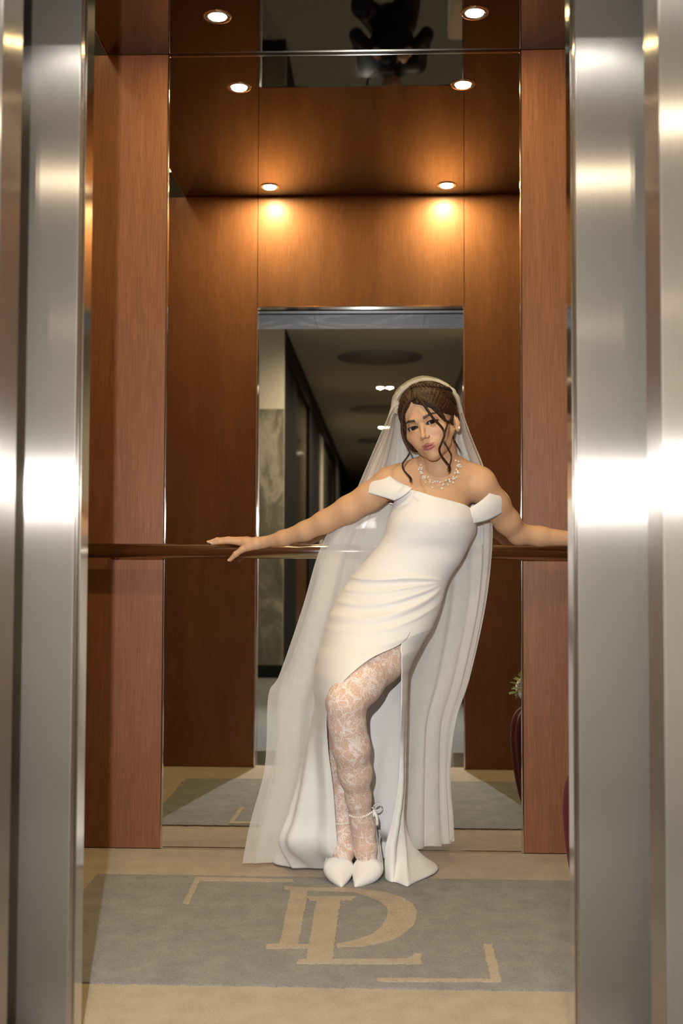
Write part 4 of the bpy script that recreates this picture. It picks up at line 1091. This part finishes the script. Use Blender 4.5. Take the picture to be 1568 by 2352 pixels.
grid_obj('cushion', Gp, M['velvet'], pf, closed_u=True)
lathe('foot_ring', [(.0, .0), (.083, .0), (.086, .006), (.083, .014), (.0, .014)], M['black'], pf, 40)
M['petal'] = simple('white_petal', (.80, .78, .70), .6, sss=.2); M['leaf'] = simple('green_leaf', (.16, .24, .07), .5); M['bud'] = simple('green_bud', (.36, .44, .17), .55)
bq = tag(empty('bouquet', (.57, 2.90, .385)), 'white rose bouquet with green buds lying on the burgundy pouf', 'bouquet')
def rose(c, r, axis):
    ax = Vector(axis).normalized(); q = ax.to_track_quat('Z', 'X')
    V_, F_ = [], []
    for ring, (n, rad, tilt, h) in enumerate(((3, .35, .05, 1.0), (5, .62, .30, .95), (6, .9, .62, .8), (6, 1.1, .95, .55))):
        for i in range(n):
            a0 = 2 * math.pi * (i + .37 * ring) / n; b0 = len(V_)
            for u in range(5):
                for v in range(5):
                    aa = a0 + (u / 4 - .5) * 2 * math.pi / n * 1.45; t = v / 4; w_ = 1 - .35 * t * abs(u / 4 - .5) * 2
                    rr_ = rad * (.25 + .75 * math.sin(t * 1.4)) + tilt * .45 * t ** 2
                    p = Vector((rr_ * math.cos(aa) * r, rr_ * math.sin(aa) * r, (h * t * w_ - .35 * tilt * t ** 3) * r)); V_.append(Vector(c) + q @ p)
            for u in range(4):
                for v in range(4): i0 = b0 + u * 5 + v; F_.append((i0, i0 + 1, i0 + 6, i0 + 5))
    o = mesh_obj('rose', [v - bq.location for v in V_], F_, M['petal'], bq)
    md = o.modifiers.new('solidify', 'SOLIDIFY'); md.thickness = .0006
def leaf(c, d, ln, w, mat, nm):
    d = Vector(d).normalized(); sd = d.cross(Vector((.2, .3, 1))).normalized(); up = sd.cross(d)
    V_, F_ = [], []
    for i in range(7):
        t = i / 6; ww = w * math.sin(math.pi * min(.98, t * .93 + .05)) ** .8
        for s in (-1, 0, 1): V_.append(Vector(c) + d * ln * t + sd * s * ww / 2 + up * (abs(s) * .15 * ww - .25 * ln * t * t * .3) - bq.location)
    for i in range(6):
        for s in (0, 1): a = i * 3 + s; F_.append((a, a + 1, a + 4, a + 3))
    o = mesh_obj(nm, V_, F_, mat, bq); md = o.modifiers.new('solidify', 'SOLIDIFY'); md.thickness = .0007
for (c, r, ax) in (((.512, 2.880, .418), .021, (-.7, -.25, .45)), ((.516, 2.905, .452), .020, (-.55, .3, .7)), ((.545, 2.870, .432), .022, (-.2, -.6, .7)), ((.548, 2.915, .462), .021, (-.1, .35, .9)), ((.580, 2.885, .445), .022, (.3, -.3, .9)), ((.525, 2.93, .420), .020, (-.5, .7, .4))): rose(c, r, ax)
for k in range(14):
    a = rng.uniform(0, 6.28); c = (.535 + .03 * math.cos(a), 2.898 + .03 * math.sin(a), .405 + rng.uniform(0, .05))
    leaf(c, (math.cos(a) - .5, math.sin(a), rng.uniform(.0, 1.0)), .04, .014, M['leaf'] if k % 2 else M['bud'], 'leaf')
for c, d in (((.512, 2.89, .462), (-.25, .0, 1)), ((.516, 2.90, .462), (-.6, .2, .9)), ((.506, 2.875, .425), (-1, -.2, .15)), ((.506, 2.895, .43), (-.9, .3, .3)), ((.512, 2.885, .47), (.1, -.2, 1))): leaf(c, d, .030, .010, M['bud'], 'bud')
for k in range(5): tube('stem', [Vector((.55, 2.89, .405)) - bq.location, Vector((.62, 2.93 + .012 * k, .398)) - bq.location, Vector((.68, 2.95 + .018 * k, .388)) - bq.location], .0028, M['leaf'], bq, 8)

# ================================================================== photographer (seen only in the mirror and the ceiling)
ph_ = tag(empty('person', (.04, -.45, 0)), 'photographer in black clothes crouching in the corridor with a camera', 'person')
o0 = np.array((.04, -.45, 0))
F = Field((-.40, -1.0, .0), (.48, .02, 1.22), .0075)
F.ell((.04, -.33, 1.02), (.078, .095, .112), .02); F.ell((.04, -.385, .985), (.062, .06, .085), .03); F.cone((.04, -.37, .93), (.04, -.42, .85), .052, .055, .02)
F.ell((.04, -.425, .69), (.165, .115, .19), .03); F.cone((-.13, -.41, .80), (.21, -.41, .80), .065, .065, .03); F.ell((.04, -.52, .46), (.17, .15, .13), .05)
for s, ex in ((-1, -.20), (1, .27)):
    sx = .04 + s * .17
    F.chain([(sx, -.41, .80), (ex, -.27, .66), (.04 + s * .075, -.145, .86)], [.055, .045, .030], .02)
F.chain([(-.05, -.52, .44), (-.16, -.16, .52), (-.14, -.30, .10), (-.14, -.20, .05)], [.095, .07, .055, .045], .02)
F.chain([(.13, -.52, .40), (.20, -.20, .12), (.18, -.55, .07), (.18, -.66, .06)], [.095, .07, .055, .045], .02)
for s in (-1, 1):
    b = np.array((.04 + s * .075, -.14, .87))
    F.ell(b, (.028, .035, .04), .012)
    for k in range(4): F.chain([b + np.array((0, .0, .03 - .018 * k)), b + np.array((-s * .012, .035, .028 - .018 * k)), b + np.array((-s * .040, .042, .024 - .018 * k))], [.010, .009, .0075], .003)
    F.chain([b + np.array((0, -.01, -.02)), b + np.array((-s * .03, -.045, .0)), b + np.array((-s * .05, -.05, .02))], [.011, .0095, .008], .004)
F.ell((.04, -.238, 1.005), (.011, .016, .022), .008)
V, Q = F.mesh(); V = relax(V, Q, 3)
cc = np.tile(np.array((.012, .012, .014)), (len(V), 1))
hd = (V[:, 2] > .915) & (V[:, 1] < -.2); fc = hd & (V[:, 1] > -.315) & (V[:, 2] < 1.07)
cc[hd] = (.012, .008, .006); cc[fc] = (.50, .29, .18)
hn = (V[:, 1] > -.185) & (np.abs(V[:, 0] - .04) < .125) & (V[:, 2] > .8); cc[hn] = (.50, .29, .18)
quad_obj('body', V - o0, Q, M['skin'], ph_, cc)
cm = tag(empty('photo_camera', (.0, -.10, .85)), 'black photo camera held by the crouching photographer', 'camera')
box('camera_body', -.055, .055, -.075, -.015, -.015, .125, M['black'], cm, .012, 3)
lathe('lens', [(.0, 0), (.034, 0), (.036, .02), (.036, .05), (.039, .058), (.039, .078), (.035, .078), (.030, .072), (.0, .070)], M['black'], cm, 36)
lo_ = [c for c in cm.children if c.name.startswith('lens')][0]; lo_.rotation_euler = (-math.pi / 2, 0, 0); lo_.location = (0, -.018, .05)
fu = tag(empty('flash_unit', FLASH), 'photographer flash with a white diffuser box beside the camera', 'flash')
box('diffuser', -.065, .065, -.004, .0, -.045, .045, M['softbox'], fu)
bm = bmesh.new(); bm_box(bm, -.069, .069, -.10, -.005, -.049, .049)
for v in bm.verts:
    if v.co.y < -.05: v.co.x *= .4; v.co.z *= .4
obj_from_bm('housing', bm, M['black'], fu)
box('grip', -.03, .03, -.19, -.10, -.03, .03, M['black'], fu, .006)
tube('bracket', [(0, -.15, -.03), (.0, -.15, -.14), (.02, -.15, -.18), (.062, -.14, -.21)], .008, M['black'], fu, 10, n=20)
bpy.context.view_layer.update()
